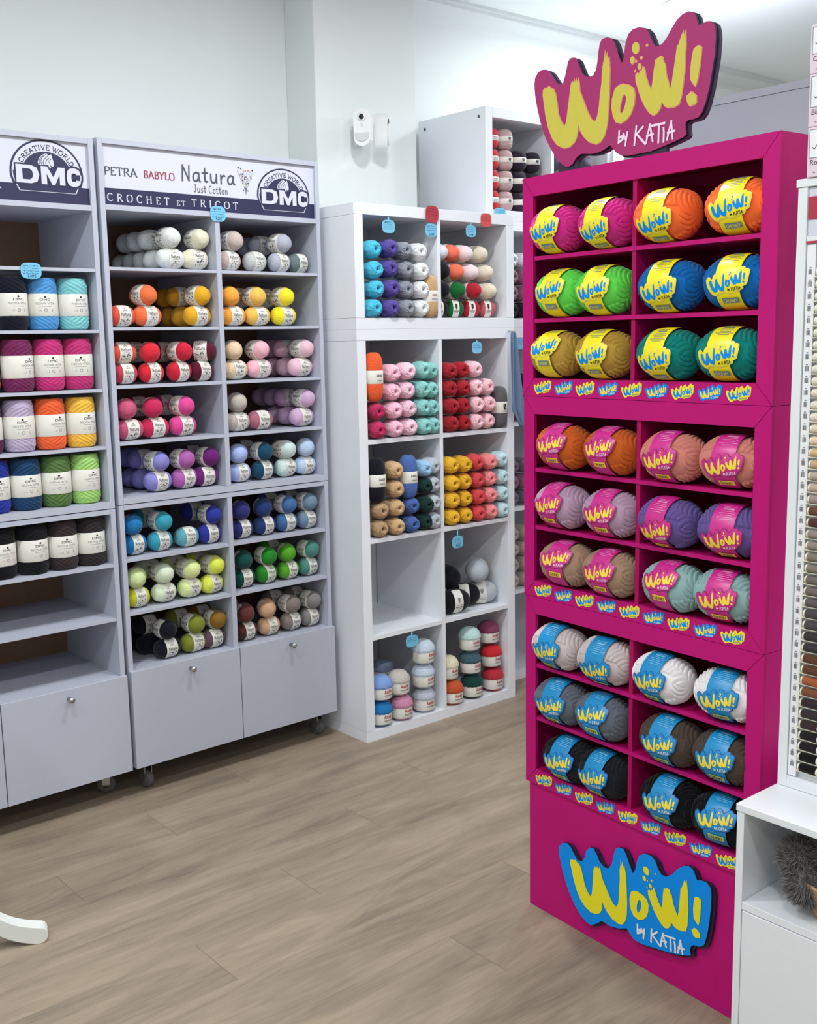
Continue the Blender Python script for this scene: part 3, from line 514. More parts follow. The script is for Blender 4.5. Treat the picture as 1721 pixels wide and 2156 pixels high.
# --- cotton ball (lies along x) with cream wrapper and printed flowers
NA_, NR_ = .0475, .0325
rn = supell(NA_, NR_, 2.5)
NAT_ME = [ball_mesh('cotton_ball', NA_, NR_, 2.5, M['fine'], 36, 40, (lambda s: lambda a, p: .0005 * math.sin(a * 900 + s * 3 * math.sin(p + s)) + .0006 * math.sin(3 * p + a * 160 * s))(s)) for s in (1, -1.4)]
def nat_label(seed):
    a = Art(); r = random.Random(seed)
    a.rrect(-.0215, .0215, -.054, .044, .006, M['paper'], .0004)
    a.text('DMC', 0, .0155, .0048, M['ink'], .0008, width=.015, align='c')
    a.ell(0, .0235, .0016, .0018, M['ink'], .0008, 8)
    a.glyphs('Natura', -.0165, .0165, .001, .0105, HAND, .0011, M['ink'], .0008, gap=.04)
    a.rect(-.011, .012, -.0028, -.002, M['greyink'], .0008)
    for k in range(30):
        t = r.random(); x = -.016 + .032 * r.random() * (1 if t < .7 else .9); y = -.006 - .022 * r.random() - (.0 if x < .004 else -.0)
        if x > 0 and r.random() < .4: y = -.004 + .03 * r.random() if x > .0125 else y
        a.ell(x, y, r.uniform(.0008, .0021), r.uniform(.0007, .0017), M['ink'], .0008, 7)
    mb = MB(); a.emit(mb, wrap(rn, NR_, .0006), .007, .006)
    return mb.mesh('label_band')
NAT_LB = [nat_label(3), nat_label(8)]
def place(name, me, F, u, v, z, yaw=0, roll=0, color=None, scale=None):
    o = bpy.data.objects.new(name, me); COL.objects.link(o)
    o.matrix_world = F @ Matrix.Translation((u, v, z)) @ Matrix.Rotation(yaw, 4, 'Z') @ Matrix.Rotation(roll, 4, 'X')
    if color: o.color = rgb(color) if isinstance(color, str) else color
    if scale: o.scale = scale
    return o
def child(name, me, parent, loc=None, rot=None):
    o = bpy.data.objects.new(name, me); COL.objects.link(o); o.parent = parent
    if loc: o.location = loc
    if rot: o.rotation_euler = rot
    return o
def nat(u, v, z, color, label, yaw, group, lab=True):
    o = place('cotton_yarn_ball', NAT_ME[rnd.random() < .5], FD, u, v, z, math.radians(yaw), rnd.uniform(-.16, .16), color)
    tag(o, label, 'yarn ball', group)
    if lab: child('label_band', NAT_LB[rnd.random() < .5], o)
    return o

# ================================================================== WHEELED YARN UNITS
def caster(parent, x, y, spin):
    c = part('caster', MB().box(-.022, .022, -.02, .02, .088, .0975, M['metal']).box(-.016, -.013, -.012, .012, .028, .09, M['metal']).box(.013, .016, -.012, .012, .028, .09, M['metal']).box(-.016, .016, -.012, .012, .078, .09, M['metal']), parent, loc=(x, y, 0), rot=(0, 0, spin))
    Rx = Matrix.Rotation(PI / 2, 4, 'Y')
    part('wheel', MB().lathe([(0, -.011), (.022, -.011), (.029, -.008), (.029, .008), (.022, .011), (0, .011)], 24, M['rubber'], Matrix.Translation((0, 0, .029)) @ Rx)
         .lathe([(0, -.0125), (.012, -.0125), (.012, .0125), (0, .0125)], 16, M['metal'], Matrix.Translation((0, 0, .029)) @ Rx), c)
def crest(a, cx, cy, W, H, mw, mn, l):
    """arched badge with horse head, ring lettering and three big letters"""
    yc = cy - .15 * H
    def shape(k):
        pts = [(-.41 * k, -.35 * k), (.41 * k, -.35 * k), (.47 * k, -.18 * k), (.497 * k, -.06 * k)]
        for i in range(0, 25):
            t = PI * i / 24; pts.append((.5 * k * math.cos(t), .65 * k * math.sin(t)))
        pts += [(-.497 * k, -.06 * k), (-.47 * k, -.18 * k)]
        return [(cx + x * W, yc + y * H) for x, y in pts]
    a.poly(shape(1.0), mn, l); a.poly(shape(.945), mw, l + .0003); a.poly(shape(.915), mn, l + .0005)
    arch = []
    for i in range(25):
        t = PI * (.02 + .96 * i / 24); arch.append((cx + .458 * W * math.cos(t), yc + .595 * H * math.sin(t)))
    for i in range(24, -1, -1):
        t = PI * (.02 + .96 * i / 24); arch.append((cx + .335 * W * math.cos(t), yc + .425 * H * math.sin(t)))
    a.poly(arch, mw, l + .0007)
    r = .352 * W
    a.glyphs('CREATIVE WORLD', cx - r * 1.16, cx + r * 1.16, 0, .09 * H, SER, .0026, mn, l + .0009, serif=False, gap=.16, arc=(cx, yc, r, .455 * H))
    hp = [(.069, .386), (.034, .353), (.005, .393), (-.05, .364), (-.10, .297), (-.12, .218), (-.107, .15), (-.06, .10), (-.012, .065), (.034, .10), (.057, .14), (.04, .184), (.06, .169), (.08, .15), (.10, .184), (.095, .25), (.08, .32)]
    a.poly([(cx + x * W, yc + y * H) for x, y in hp], mw, l + .0009)
    for s_ in ([(.0, .375), (-.05, .32), (-.075, .25), (-.07, .18)], [(.025, .345), (-.02, .295), (-.045, .23), (-.04, .16)], [(.035, .31), (.005, .27), (-.012, .21), (-.008, .15)], [(-.045, .35), (-.085, .29), (-.10, .23), (-.095, .18)]):
        a.stroke([(cx + x * W, yc + y * H) for x, y in s_], .0016, mn, l + .0011)
    a.ell(cx + .058 * W, yc + .285 * H, .007 * W, .01 * H, mn, l + .0011, 8); a.stroke([(cx + .045 * W, yc + .2 * H), (cx + .03 * W, yc + .24 * H), (cx + .04 * W, yc + .28 * H)], .0012, mn, l + .0011)
    # three letters
    y0, hh = cy - .335 * H, .335 * H
    def bar(x0, x1, ya, yb, m, k): a.poly([(cx + x0 * W, y0 + ya * hh), (cx + x1 * W, y0 + ya * hh), (cx + x1 * W, y0 + yb * hh), (cx + x0 * W, y0 + yb * hh)], m, l + k)
    def letters(m, g, k):
        gx = g / W
        pt = lambda L_: [(cx + x * W, y0 + y * hh) for x, y in L_]
        D_ = [(-.42, 0), (-.22, 0), (-.14, .12), (-.11, .5), (-.14, .88), (-.22, 1), (-.42, 1)]; Dh = [(-.335, .2), (-.24, .2), (-.205, .3), (-.195, .5), (-.205, .7), (-.24, .8), (-.335, .8)]
        M_ = [(-.085, 0), (-.01, 0), (-.01, .6), (.06, .0), (.10, .0), (.165, .6), (.165, 0), (.24, 0), (.24, 1), (.15, 1), (.08, .42), (.0, 1), (-.085, 1)]
        C_ = pt([(.425, .66), (.42, .79), (.385, .87), (.345, .87), (.31, .79), (.296, .5), (.31, .21), (.345, .13), (.385, .13), (.42, .21), (.425, .34)])
        a.stroke(C_, .066 * W + 2 * g, m, l + k, cap=False)
        for P_, h in ((D_, Dh), (M_, None)):
            P2 = pt(P_)
            if g: a.poly(grow(P2, g), m, l + k)
            else: a.poly(P2, m, l + k, pt(Dh) if h else None)
    letters(mn, .006, .0011); letters(mw, 0, .0014)
def header(parent, x0, x1, z0, z1, full):
    mb = MB().box(x0, x1, .010, .014, z0, z1, M['signw'])
    a = Art(); a.rect(x0, x1, z0, z0 + .048, M['navy'], .0003)
    if full:
        b = Art()
        b.glyphs('PETRA', .022, .128, 1.932, .0225, SER, .0042, M['darkgrey'], .0006, serif=True, gap=.08)
        b.glyphs('BABYLO', .150, .255, 1.932, .0205, SER, .0038, M['redprint'], .0006, serif=True, gap=.08)
        b.glyphs('Natura', .279, .472, 1.935, .045, HAND, .0060, M['darkgrey'], .0006, gap=.12)
        b.glyphs('Just Cotton', .321, .444, 1.902, .023, HAND, .0022, M['darkgrey'], .0006, gap=.12)
        b.glyphs('CROCHET', .027, .232, 1.857, .021, SER, .0036, M['signw'], .0006, serif=True, gap=.55)
        b.glyphs('ET', .258, .288, 1.858, .014, SER, .0026, M['signw'], .0006, serif=True, gap=.3)
        b.glyphs('TRICOT', .311, .480, 1.859, .0205, SER, .0036, M['signw'], .0006, serif=True, gap=.55)
        # sprig of flowers
        r = random.Random(4)
        for k in range(6):
            t = (k - 2.5) / 2.5; b.stroke([(.513, 1.906), (.513 + t * .006, 1.93), (.513 + t * .018, 1.955), (.513 + t * .030, 1.975 + .018 * r.random())], .0011, M['greyink'], .0005)
        for k in range(46):
            y = r.uniform(.1, 1); x = r.uniform(-1, 1) * (.006 + .026 * y)
            b.ell(.513 + x, 1.908 + .085 * y, r.uniform(.0012, .0032), r.uniform(.0012, .0032), r.choice([M['ink'], M['darkgrey'], M['greyink'], M['redprint'], M['lcream']]), .0006 + .0002 * (k % 3), 7)
        b.emit(mb, FRONT(.010))
        crest(a, .6605, 1.931, .211, .140, M['signw'], M['navy'], .0006)
    else:
        crest(a, .660, 1.939, .217, .148, M['signw'], M['navy'], .0006)
        b = Art()
        b.glyphs('TRICOT', .350, .524, 1.852, .0205, SER, .0036, M['signw'], .0006, serif=True, gap=.55); b.emit(mb, FRONT(.010))
    a.emit(mb, FRONT(.010))
    return part('header_sign', mb, parent, label='white header sign with navy band and arched badge')
SHELF_Z = [1.664, 1.486, 1.3105, 1.1375, .966, .773, .602, .415]   # tops of the shelves, from above
def yarn_unit(u0, dz, label, full):
    t = empty('yarn_shelving_unit', FD, u0, 0, 0, label, 'shelving unit')
    W, Dp, th = .80, .40, .0155
    L_ = M['lam']
    mb = MB()
    for x in (0, W - th): mb.box(x, x + th, 0, Dp, .945 + .0012 + dz, 2.034 + dz, L_); mb.box(x, x + th, 0, Dp, .098, .945 - .0012 + dz, L_)
    g = .0006
    mb.box(th + g, W - th - g, 0, Dp, 2.019 + dz, 2.034 + dz, L_); mb.box(th + g, W - th - g, 0, Dp, 1.830 + dz, 1.8455 + dz, L_)
    mb.box(th + g, W - th - g, 0, Dp, .9465 + dz, .966 + dz, L_); mb.box(th + g, W - th - g, 0, Dp, .929 + dz, .9435 + dz, L_)
    mb.box(th + g, W - th - g, 0, Dp, .400 + dz, .415 + dz, L_); mb.box(th + g, W - th - g, .002, Dp, .098, .114, L_)
    part('carcass', mb, t)
    dv = (.386, .403) if full else None
    if full:
        part('divider', MB().box(*dv, 0.0005, Dp - .004, .9665, 1.8295, L_), t); part('divider', MB().box(*dv, .0005, Dp - .004, .4155, .9285, L_), t)
    part('back_panel', MB().box(th, W - th, Dp - .004, Dp, .114, 2.019 + dz, M['hard']), t, label='brown hardboard back')
    for i, z in enumerate(SHELF_Z):
        if i in (4, 7): continue
        for a, b in (((th, dv[0]), (dv[1], W - th)) if full else ((th, W - th),)):
            part('shelf', MB().box(a + g, b - g, .001, Dp - .005, z - .0095 + dz, z + dz, L_), t)
    header(t, th, W - th, 1.846 + dz, 2.019 + dz, full)
    for a, b in ((0.0005, W / 2 - .0015), (W / 2 + .0015, W - .0005)):
        d = part('door', MB().box(a, b, -.0155, -.0005, .097, .417 + dz, L_), t, bevel=.0012)
        x = .209 if a < .2 else .606
        part('knob', MB().lathe([(0, 0), (.0065, .0), (.006, .016), (.0085, .018), (.009, .025), (.0, .0265)], 20, M['metal'], Matrix.Translation((x, -.0155, .387 + dz)) @ Matrix.Rotation(PI / 2, 4, 'X')), d, label='small metal knob')
    for x, y, sp in ((.064, .054, .25), (.762, .106 if not full else .06, 1.1 if not full else .3), (.06, .34, .4), (.74, .34, .9)): caster(t, x, y, sp)
    return t
yarn_unit(0, 0, 'grey-white wheeled shelving unit filled with small cotton balls, beside the pillar', True)
yarn_unit(-.813, -.007, 'grey-white wheeled shelving unit with big banded yarn rolls, at left edge', False)

# ---- small cotton balls
def lab_nat(c, tier, shelf, bay): return f'{c} yarn ball, {tier} tier, {shelf} shelf down, {bay} bay of the wheeled unit'
ORD = ['first', 'second', 'third', 'fourth', 'fifth', 'sixth', 'seventh', 'eighth']
NB = [  # per shelf: bottom tier [(u, colour)], upper tier [(u, colour, code)], behind [(u, dv, tier, colour)]
 ([(.251, 'white'), (.354, 'cream'), (.465, 'rosy beige'), (.566, 'light grey'), (.664, 'lilac grey'), (.752, 'sage grey')], [(.247, 'white', 't'), (.350, 'cream', 't'), (.476, 'rosy beige', 't'), (.667, 'lilac grey', 't')],
  [(.251, 1, 0, 'white'), (.251, 2, 0, 'white'), (.251, 3, 0, 'white'), (.251, 4, 0, 'white'), (.243, 1, 1, 'white'), (.240, 2.0, 1, 'white'), (.243, 3, 1, 'white'), (.66, 1, 1, 'lilac grey'), (.66, 2, 1, 'lilac grey')]),
 ([(.070, 'orange red'), (.160, 'orange'), (.340, 'mustard'), (.470, 'amber'), (.568, 'light amber'), (.674, 'lemon yellow')], [(.151, 'orange', 't'), (.342, 'mustard', 't'), (.463, 'amber', 'n'), (.557, 'light amber', 't'), (.671, 'lemon yellow', 't')],
  [(.34, 1, 0, 'dark mustard'), (.34, 2, 0, 'dark mustard'), (.335, 1, 1, 'dark mustard'), (.335, 2, 1, 'dark mustard'), (.66, 1, 1, 'lemon yellow'), (.56, 1, 1, 'light amber')]),
 ([(.071, 'rose red'), (.163, 'red'), (.262, 'crimson'), (.350, 'maroon'), (.470, 'peach'), (.566, 'pink'), (.742, 'light pink')], [(.075, 'orange red', 'b'), (.162, 'red', 'n'), (.266, 'crimson', 't'), (.350, 'maroon', 'm'), (.466, 'peach', 'n'), (.562, 'pink', 't'), (.745, 'light pink', 't')],
  [(.742, 1, 0, 'light pink'), (.742, 2, 0, 'light pink'), (.745, 1, 1, 'light pink'), (.745, 2, 1, 'light pink'), (.16, 1, 1, 'red'), (.26, 1, 1, 'crimson')]),
 ([(.076, 'dusty rose'), (.165, 'raspberry'), (.265, 'fuchsia pink'), (.470, 'greige'), (.562, 'old rose'), (.742, 'lilac')], [(.071, 'dusty rose', 'n'), (.161, 'raspberry', 'n'), (.264, 'fuchsia pink', 't'), (.474, 'greige', 'n'), (.745, 'lilac', 't')],
  [(.742, 1, 0, 'lilac'), (.742, 2, 0, 'lilac'), (.745, 1, 1, 'lilac'), (.745, 2, 1, 'lilac'), (.745, 3, 1, 'lilac'), (.16, 1, 1, 'raspberry'), (.26, 1, 1, 'fuchsia pink')]),
 ([(.166, 'periwinkle'), (.262, 'orchid'), (.350, 'purple'), (.470, 'sky blue'), (.567, 'dark teal'), (.660, 'pale mint'), (.748, 'pale blue')], [(.163, 'periwinkle', 't'), (.256, 'orchid', 't'), (.350, 'purple', 't'), (.470, 'sky blue', 'n'), (.562, 'dark teal', 't'), (.655, 'pale mint', 't'), (.748, 'pale blue', 'n')],
  [(.166, 1, 0, 'periwinkle'), (.166, 2, 0, 'periwinkle'), (.166, 1, 1, 'periwinkle'), (.166, 2, 1, 'periwinkle'), (.35, 1, 1, 'purple'), (.56, 1, 1, 'dark teal')]),
 ([(.071, 'bright blue'), (.162, 'turquoise'), (.259, 'aqua'), (.350, 'royal blue'), (.470, 'indigo'), (.564, 'navy'), (.655, 'denim blue'), (.745, 'grey blue')], [(.069, 'bright blue', 'n'), (.165, 'turquoise', 't'), (.348, 'royal blue', 't'), (.470, 'indigo', 'n'), (.560, 'navy', 'n'), (.651, 'denim blue', 't'), (.742, 'grey blue', 't')],
  [(.165, 1, 1, 'turquoise'), (.348, 1, 1, 'royal blue'), (.65, 1, 1, 'denim blue'), (.74, 1, 1, 'grey blue')]),
 ([(.071, 'lime'), (.166, 'pale mint white'), (.261, 'pale yellow green'), (.351, 'lime yellow'), (.470, 'dark green'), (.563, 'green'), (.655, 'bright green'), (.745, 'sage green')], [(.071, 'pale green', 'n'), (.162, 'pale mint white', 't'), (.258, 'pale yellow green', 't'), (.352, 'lime yellow', 't'), (.470, 'dark green', 'n'), (.562, 'green', 't'), (.650, 'bright green', 'n'), (.742, 'sage green', 't')],
  [(.162, 1, 1, 'pale mint white'), (.258, 1, 1, 'pale yellow green'), (.352, 1, 1, 'lime yellow'), (.65, 1, 1, 'bright green')]),
 ([(.168, 'black'), (.265, 'olive'), (.352, 'brown plum'), (.470, 'dark brown'), (.565, 'tan'), (.660, 'taupe'), (.748, 'grey taupe')], [(.162, 'black', 't'), (.266, 'olive', 't'), (.352, 'ochre brown', 't'), (.469, 'red brown', 'n'), (.559, 'tan', 'n'), (.653, 'taupe', 't'), (.745, 'grey taupe', 't')],
  [(.15, 1, 0, 'black'), (.15, 2, 0, 'black'), (.15, 1, 1, 'black'), (.266, 1, 1, 'olive'), (.352, 1, 1, 'ochre brown'), (.469, 1, 1, 'red brown'), (.653, 1, 1, 'taupe'), (.745, 1, 1, 'grey taupe')])]
for s, (bot, up, beh) in enumerate(NB):
    z0 = SHELF_Z[s]
    for u, c in bot:
        full4 = sum((q < .39) == (u < .39) for q, _ in bot) >= 4; h_ = .0415 if full4 else .0475
        u = max(.0165 + h_, min(.385 - h_, u)) if u < .39 else max(.404 + h_, min(.7835 - h_, u))
        b_ = nat(u, .058, z0 + NR_ + .0026, c, lab_nat(c, 'bottom', ORD[s], 'left' if u < .39 else 'right'), rnd.uniform(3, 10), 'cotton balls in the wheeled unit')
        if full4: b_.scale = (.86, 1, 1)
    for u, c, code in up:
        if code != 'b': u = max(.052, min(.349, u)) if u < .39 else max(.441, min(.747, u))
        else: u = .066
        yaw = {'t': -82, 'n': -116, 'b': 8, 'm': -45}[code] + rnd.uniform(-7, 7)
        nat(u, .058, z0 + NR_ * 2.95 + .0026, c, lab_nat(c, 'top', ORD[s], 'left' if u < .39 else 'right'), yaw, 'cotton balls in the wheeled unit')
    for u, dv, tier, c in beh:
        dep = .058 + .072 * dv + (.028 if tier else .01)
        nat(u, dep, z0 + NR_ * (2.95 if tier else 1) + .0026, c, f'{c} yarn ball {["", "one row", "two rows", "three rows", "four rows"][int(dv + .5)]} back, {"top" if tier else "bottom"} tier, {ORD[s]} wheeled-unit shelf', rnd.uniform(-6, 6), 'cotton balls stacked behind in the wheeled unit', dv < 1.5 and tier)

# ---- big banded rolls
PALETTE.update({'black navy': (14, 18, 34), 'mid blue': (74, 146, 206), 'mint blue': (120, 196, 200), 'tomato red': (214, 56, 40), 'plum': (112, 34, 84), 'magenta': (192, 42, 116), 'rose magenta': (188, 44, 112), 'dark plum': (82, 24, 70), 'pale lilac': (184, 166, 196), 'vivid orange': (232, 92, 40), 'golden yellow': (236, 184, 62),
 'deep royal blue': (30, 46, 150), 'petrol blue': (24, 62, 100), 'moss green': (82, 116, 62), 'light green': (156, 206, 108), 'jet black': (12, 13, 18), 'soft black': (16, 17, 22), 'charcoal brown': (52, 44, 46), 'dark charcoal': (46, 40, 44)})
RR, RH = .0437, .150
def roll_mesh(name, seed):
    r = random.Random(seed); ph = r.random() * 6
    prof = [(.0, .004), (.012, .001), (RR * .7, .0), (RR * .9, .003)]
    for i in range(81): prof.append((RR - .004 * max(0, abs(i - 40) / 40 - .8) / .2, .006 + (RH - .012) * i / 80))
    prof += [(RR * .92, RH - .002), (RR * .72, RH), (.014, RH - .001), (.012, RH - .03), (0, RH - .03)]
    def fn(a, z, rr):
        if rr < RR * .905: return 0
        zw = z + .0016 * math.sin(3 * a + z * 60 + ph)
        s1 = math.cos(zw * PI / .0115 + 3.5 * 2 * a / 2 * 2 + ph); s2 = math.cos(zw * PI / .0115 - 7 * a / 1)
        wgt = .5 + .5 * math.sin(2 * a + z * 40 + ph)
        s_ = s1 if wgt > .55 else s2
        return -.0022 + .0036 * abs(s_) ** .5
    mb = MB().lathe(prof, 120, M['tshirt'], fn=fn); return mb.mesh(name)
ROLL_ME = [roll_mesh('ribbon_roll', 2), roll_mesh('ribbon_roll', 5)]
def roll_band():
    mb = MB().lathe([(RR + .0012, .040), (RR + .0018, .041), (RR + .0018, .103), (RR + .0012, .104)], 48, M['paper'])
    mb.f = [f for f in mb.f if len(f) == 4]; mb.m = mb.m[:len(mb.f)]; mb.sm = mb.sm[:len(mb.f)]
    a = Art()
    a.ell(0, .0945, .003, .003, M['ink'], .0005, 10); a.text('DMC', 0, .0835, .0068, M['ink'], .0005, width=.029, align='c')
    a.text('NOVA VITA', 0, .0725, .0068, M['greyink'], .0005, width=.052, align='c'); a.rect(-.018, .018, .0675, .0683, M['greyink'], .0005)
    a.rect(-.021, -.013, .055, .0555, M['greyink'], .0005); a.rect(-.013, -.0124, .053, .061, M['greyink'], .0005)
    for k in range(3):
        t = 2 * PI * k / 3; a.stroke([(.004 * math.cos(t), .057 + .004 * math.sin(t)), (.0042 * math.cos(t + .6), .057 + .0042 * math.sin(t + .6)), (.004 * math.cos(t + 1.2), .057 + .004 * math.sin(t + 1.2)), (.0036 * math.cos(t + 1.6), .057 + .0036 * math.sin(t + 1.6))], .0014, M['greyink'], .0005)
    a.text('3', .0165, .053, .0075, M['greyink'], .0005)
    a.emit(mb, lambda x, z, l: ((RR + .0018 + l) * math.sin(x / RR), -(RR + .0018 + l) * math.cos(x / RR), z), .006, 0)
    return mb.mesh('label_band')
ROLL_LB = roll_band()
ROLLS = [(1, [(-.272, 'black navy', -.012), (-.176, 'mid blue', .002), (-.082, 'mint blue', .002)]),
 (2, [(-.363, 'tomato red', 0), (-.266, 'plum', -.006), (-.171, 'magenta', 0), (-.080, 'rose magenta', 0)]),
 (3, [(-.367, 'dark plum', 0), (-.272, 'pale lilac', 0), (-.178, 'vivid orange', 0), (-.083, 'golden yellow', 0)]),
 (4, [(-.358, 'deep royal blue', 0), (-.265, 'petrol blue', 0), (-.172, 'moss green', 0), (-.080, 'light green', 0)]),
 (5, [(-.355, 'jet black', 0), (-.258, 'soft black', 0), (-.165, 'charcoal brown', 0), (-.0755, 'dark charcoal', 0)])]
for s, L_ in ROLLS:
    z0 = SHELF_Z[s if s < 5 else 5] - .007 if s != 4 else SHELF_Z[4] - .007
    for i, (u, c, dy) in enumerate(L_):
        o = place('ribbon_yarn_roll', ROLL_ME[i % 2], FD, u, .055 + dy, z0 + .0005, rnd.uniform(-.25, .2), 0, c)
        tag(o, f'{c} banded yarn roll standing on the {ORD[s]} shelf down of the left unit', 'yarn roll', 'banded yarn rolls in the left unit')
        child('label_band', ROLL_LB, o, rot=(0, 0, rnd.uniform(-.05, .35)))
for u, v, s, c in ((-.115, .17, 2, 'magenta'), (-.345, .15, 2, 'tomato red')):
    o = place('ribbon_yarn_roll', ROLL_ME[0], FD, u, v, SHELF_Z[s] - .0065, 0, 0, c)
    tag(o, f'{c} banded yarn roll standing behind the front row, third shelf of the left unit', 'yarn roll', 'banded yarn rolls in the left unit'); child('label_band', ROLL_LB, o)

# ================================================================== CUBE SHELVES
def cube_shelf(F, u, v, z, cols, rows, label, H, name='cube_shelf', tall_sides=False):
    T, t, c = .038, .016, .335
    W = 2 * T + cols * c + (cols - 1) * t; Dp = .39
    o = empty(name, F, u, v, z, label, 'shelf')
    K_ = M['kal']; g = .0007
    sa, sb = (0, H) if tall_sides else (T + g, H - T - g); ta, tb = (T + g, W - T - g) if tall_sides else (0, W)
    part('side_panel', MB().box(0, T, 0, Dp, sa, sb, K_), o, bevel=.0007); part('side_panel', MB().box(W - T, W, 0, Dp, sa, sb, K_), o, bevel=.0007)
    part('top_panel', MB().box(ta, tb, 0, Dp, H - T, H, K_), o, bevel=.0007); part('bottom_panel', MB().box(ta, tb, 0, Dp, 0, T, K_), o, bevel=.0007)
    for k in range(1, cols):
        x = T + k * c + (k - 1) * t; part('divider', MB().box(x, x + t, .001, Dp - .001, T, H - T, K_), o)
    for r in range(1, rows):
        zz = T + r * c + (r - 1) * t
        for k in range(cols):
            x = T + k * (c + t); part('shelf', MB().box(x, x + c, .001, Dp - .001, zz, zz + t - .001, K_), o)
    return o, W, H
cube_shelf(FK, 0, 0, 0, 2, 4, 'tall white cube shelf standing on the floor in front of the pillar', 1.47)
cube_shelf(FK, 0, 0, 1.4703, 2, 1, 'low white cube shelf stacked on the tall one by the pillar', 0.4195)
cube_shelf(FB, .014, .0, 0, 2, 4, 'tall white cube shelf mostly hidden behind the pink stand', 1.471)
cube_shelf(FB, .014, .0, 1.4713, 2, 1, 'middle white cube shelf of the stack mostly hidden behind the pink stand', 0.418)
t_, _, _ = cube_shelf(FB, 0, .0, 1.890, 2, 1, 'topmost white cube shelf, its blank side seen right of the pillar', .4195, tall_sides=True)
for y, z in ((.035, .385), (.35, .385)):
    part('bolt', MB().lathe([(0, 0), (.006, 0), (.006, .002), (.003, .0022), (.003, .0005), (0, .0005)], 14, M['rubber'], Matrix.Translation((0, y, z)) @ Matrix.Rotation(-PI / 2, 4, 'Y')), t_)
# tall cabinet above the pink stand, its colour greyed for the unlit side
o = empty('tall_cabinet', FK, 1.56, -1.5, 0, 'tall cabinet, coloured grey for its unlit side, rising behind the pink display stand', 'cabinet')
part('carcass', MB().box(0, .38, 0, 1.62, 0, 2.322, M['unlitboard']), o); part('top_panel', MB().box(-.003, .383, -.003, 1.623, 2.3235, 2.352, M['unlitboard']), o)

# ---- balls seen end-on, with the hole of the centre pull
PALETTE.update({'cyan': (70, 184, 214), 'violet': (88, 72, 152), 'mid grey': (142, 148, 158), 'bright white': (230, 232, 236), 'camel': (196, 158, 110), 'coral': (240, 112, 84), 'pale rose white': (236, 218, 222), 'ivory': (226, 214, 192), 'bottle green': (22, 104, 48), 'ruby red': (176, 22, 44), 'antique rose': (190, 86, 96),
 'dark orange': (226, 86, 34), 'hot magenta': (186, 38, 92), 'baby pink': (240, 184, 206), 'light baby pink': (238, 196, 212), 'aqua mint': (134, 200, 196), 'mint': (128, 194, 190), 'dark red': (158, 20, 36), 'warm red': (166, 22, 38), 'powder pink': (242, 194, 204), 'pale powder pink': (240, 186, 196), 'dark grey': (92, 90, 94), 'sand brown': (176, 142, 104), 'light tan': (200, 162, 116), 'cornflower blue': (70, 102, 168), 'steel blue': (66, 98, 162), 'light blue': (148, 194, 228), 'forest green': (22, 52, 46), 'silver grey': (178, 186, 196), 'sunflower yellow': (228, 176, 32), 'deep yellow': (222, 170, 28), 'coral red': (212, 66, 74), 'salmon pink': (240, 134, 136), 'ice mint': (186, 216, 222), 'pale lilac white': (214, 216, 228), 'ink black': (16, 16, 28)})
def endball(name, R, L_, seed):
    """ball lying along y with a funnel-shaped hole at its front end"""
    r = random.Random(seed); p1 = r.uniform(0, 6)
    prof = [(.0035, .024), (.0045, .009), (.0065, .003), (.0105, .0)]
    n = 26
    for i in range(1, n + 1):
        t = i / n; y = L_ * (1 - math.cos(PI * t)) / 2
        rr = R * max(0, 1 - abs((y - L_ / 2) / (L_ / 2)) ** 2.9) ** (1 / 2.9)
        if rr > .0135 or t > .5: prof.append((max(rr, 0), y))
    def fn(a, z, rr):
        return (.0017 * abs(math.sin(5 * a + rr * 150 + p1)) ** .6 + .0009 * math.sin(3 * a - z * 90 + p1)) * min(1, rr / .012) if rr > .005 else 0
    mb = MB().lathe(prof, 64, M['mid'], Matrix.Rotation(PI / 2, 4, 'X') @ Matrix.Scale(-1, 4, (0, 0, 1)), fn=fn)
    for k in range(5):   # loose wraps crossing the end
        a0 = r.uniform(0, 6); pts = []
        for i in range(9):
            t = i / 8; a = a0 + t * r.uniform(1.6, 2.6); rr = .0125 + (R * .86 - .0125) * abs(2 * t - 1) ** .8
            y = L_ / 2 * (1 - max(0, 1 - (rr / R) ** 2.9) ** (1 / 2.9)) - .0016
            pts.append((rr * math.cos(a), y, rr * math.sin(a)))
        mb.tube(pts, .0014, M['mid'], 6)
    me = mb.mesh(name); bm = bmesh.new(); bm.from_mesh(me); bmesh.ops.recalc_face_normals(bm, faces=bm.faces); bm.to_mesh(me); bm.free(); return me
END_ME = [endball('acrylic_ball', .0298, .104, k) for k in (1, 2, 3)]
RANK = {1: ['single'], 2: ['upper', 'lower'], 3: ['topmost', 'middle', 'lowest'], 4: ['topmost', 'second down', 'third down', 'lowest']}
def column(F, pts, z0, color, where, group, R=.0335, du=.012):
    n = len(pts); zs = [z0 + .0335]
    for i in range(1, n): zs.append(zs[-1] + max(.0645, min(.0675, pts[n - 1 - i][1] - pts[n - i][1])))
    for i, (u, _) in enumerate(pts):
        z = zs[n - 1 - i]; k = .93 if n > 1 else 1
        o = place('acrylic_yarn_ball', rnd.choice(END_ME), F, max(.0735, min(.3385, u + .008)) if u < .38 and F is FK else max(.4265, min(.6955, u + .006)) if F is FK else u, -.022 + rnd.uniform(0, .008), z, math.radians((-1 if F is FK and (.3 < u < .38 or u > .68) else -9 + rnd.uniform(-4, 4))), 0, color)
        o.matrix_world = o.matrix_world @ Matrix.Rotation(rnd.uniform(0, 6.28), 4, 'Y')
        tag(o, f'{color} yarn ball, {RANK[n][i]} of its column{", " if n < 4 or len(where) < 34 else ", "}{where}', 'yarn ball', group)
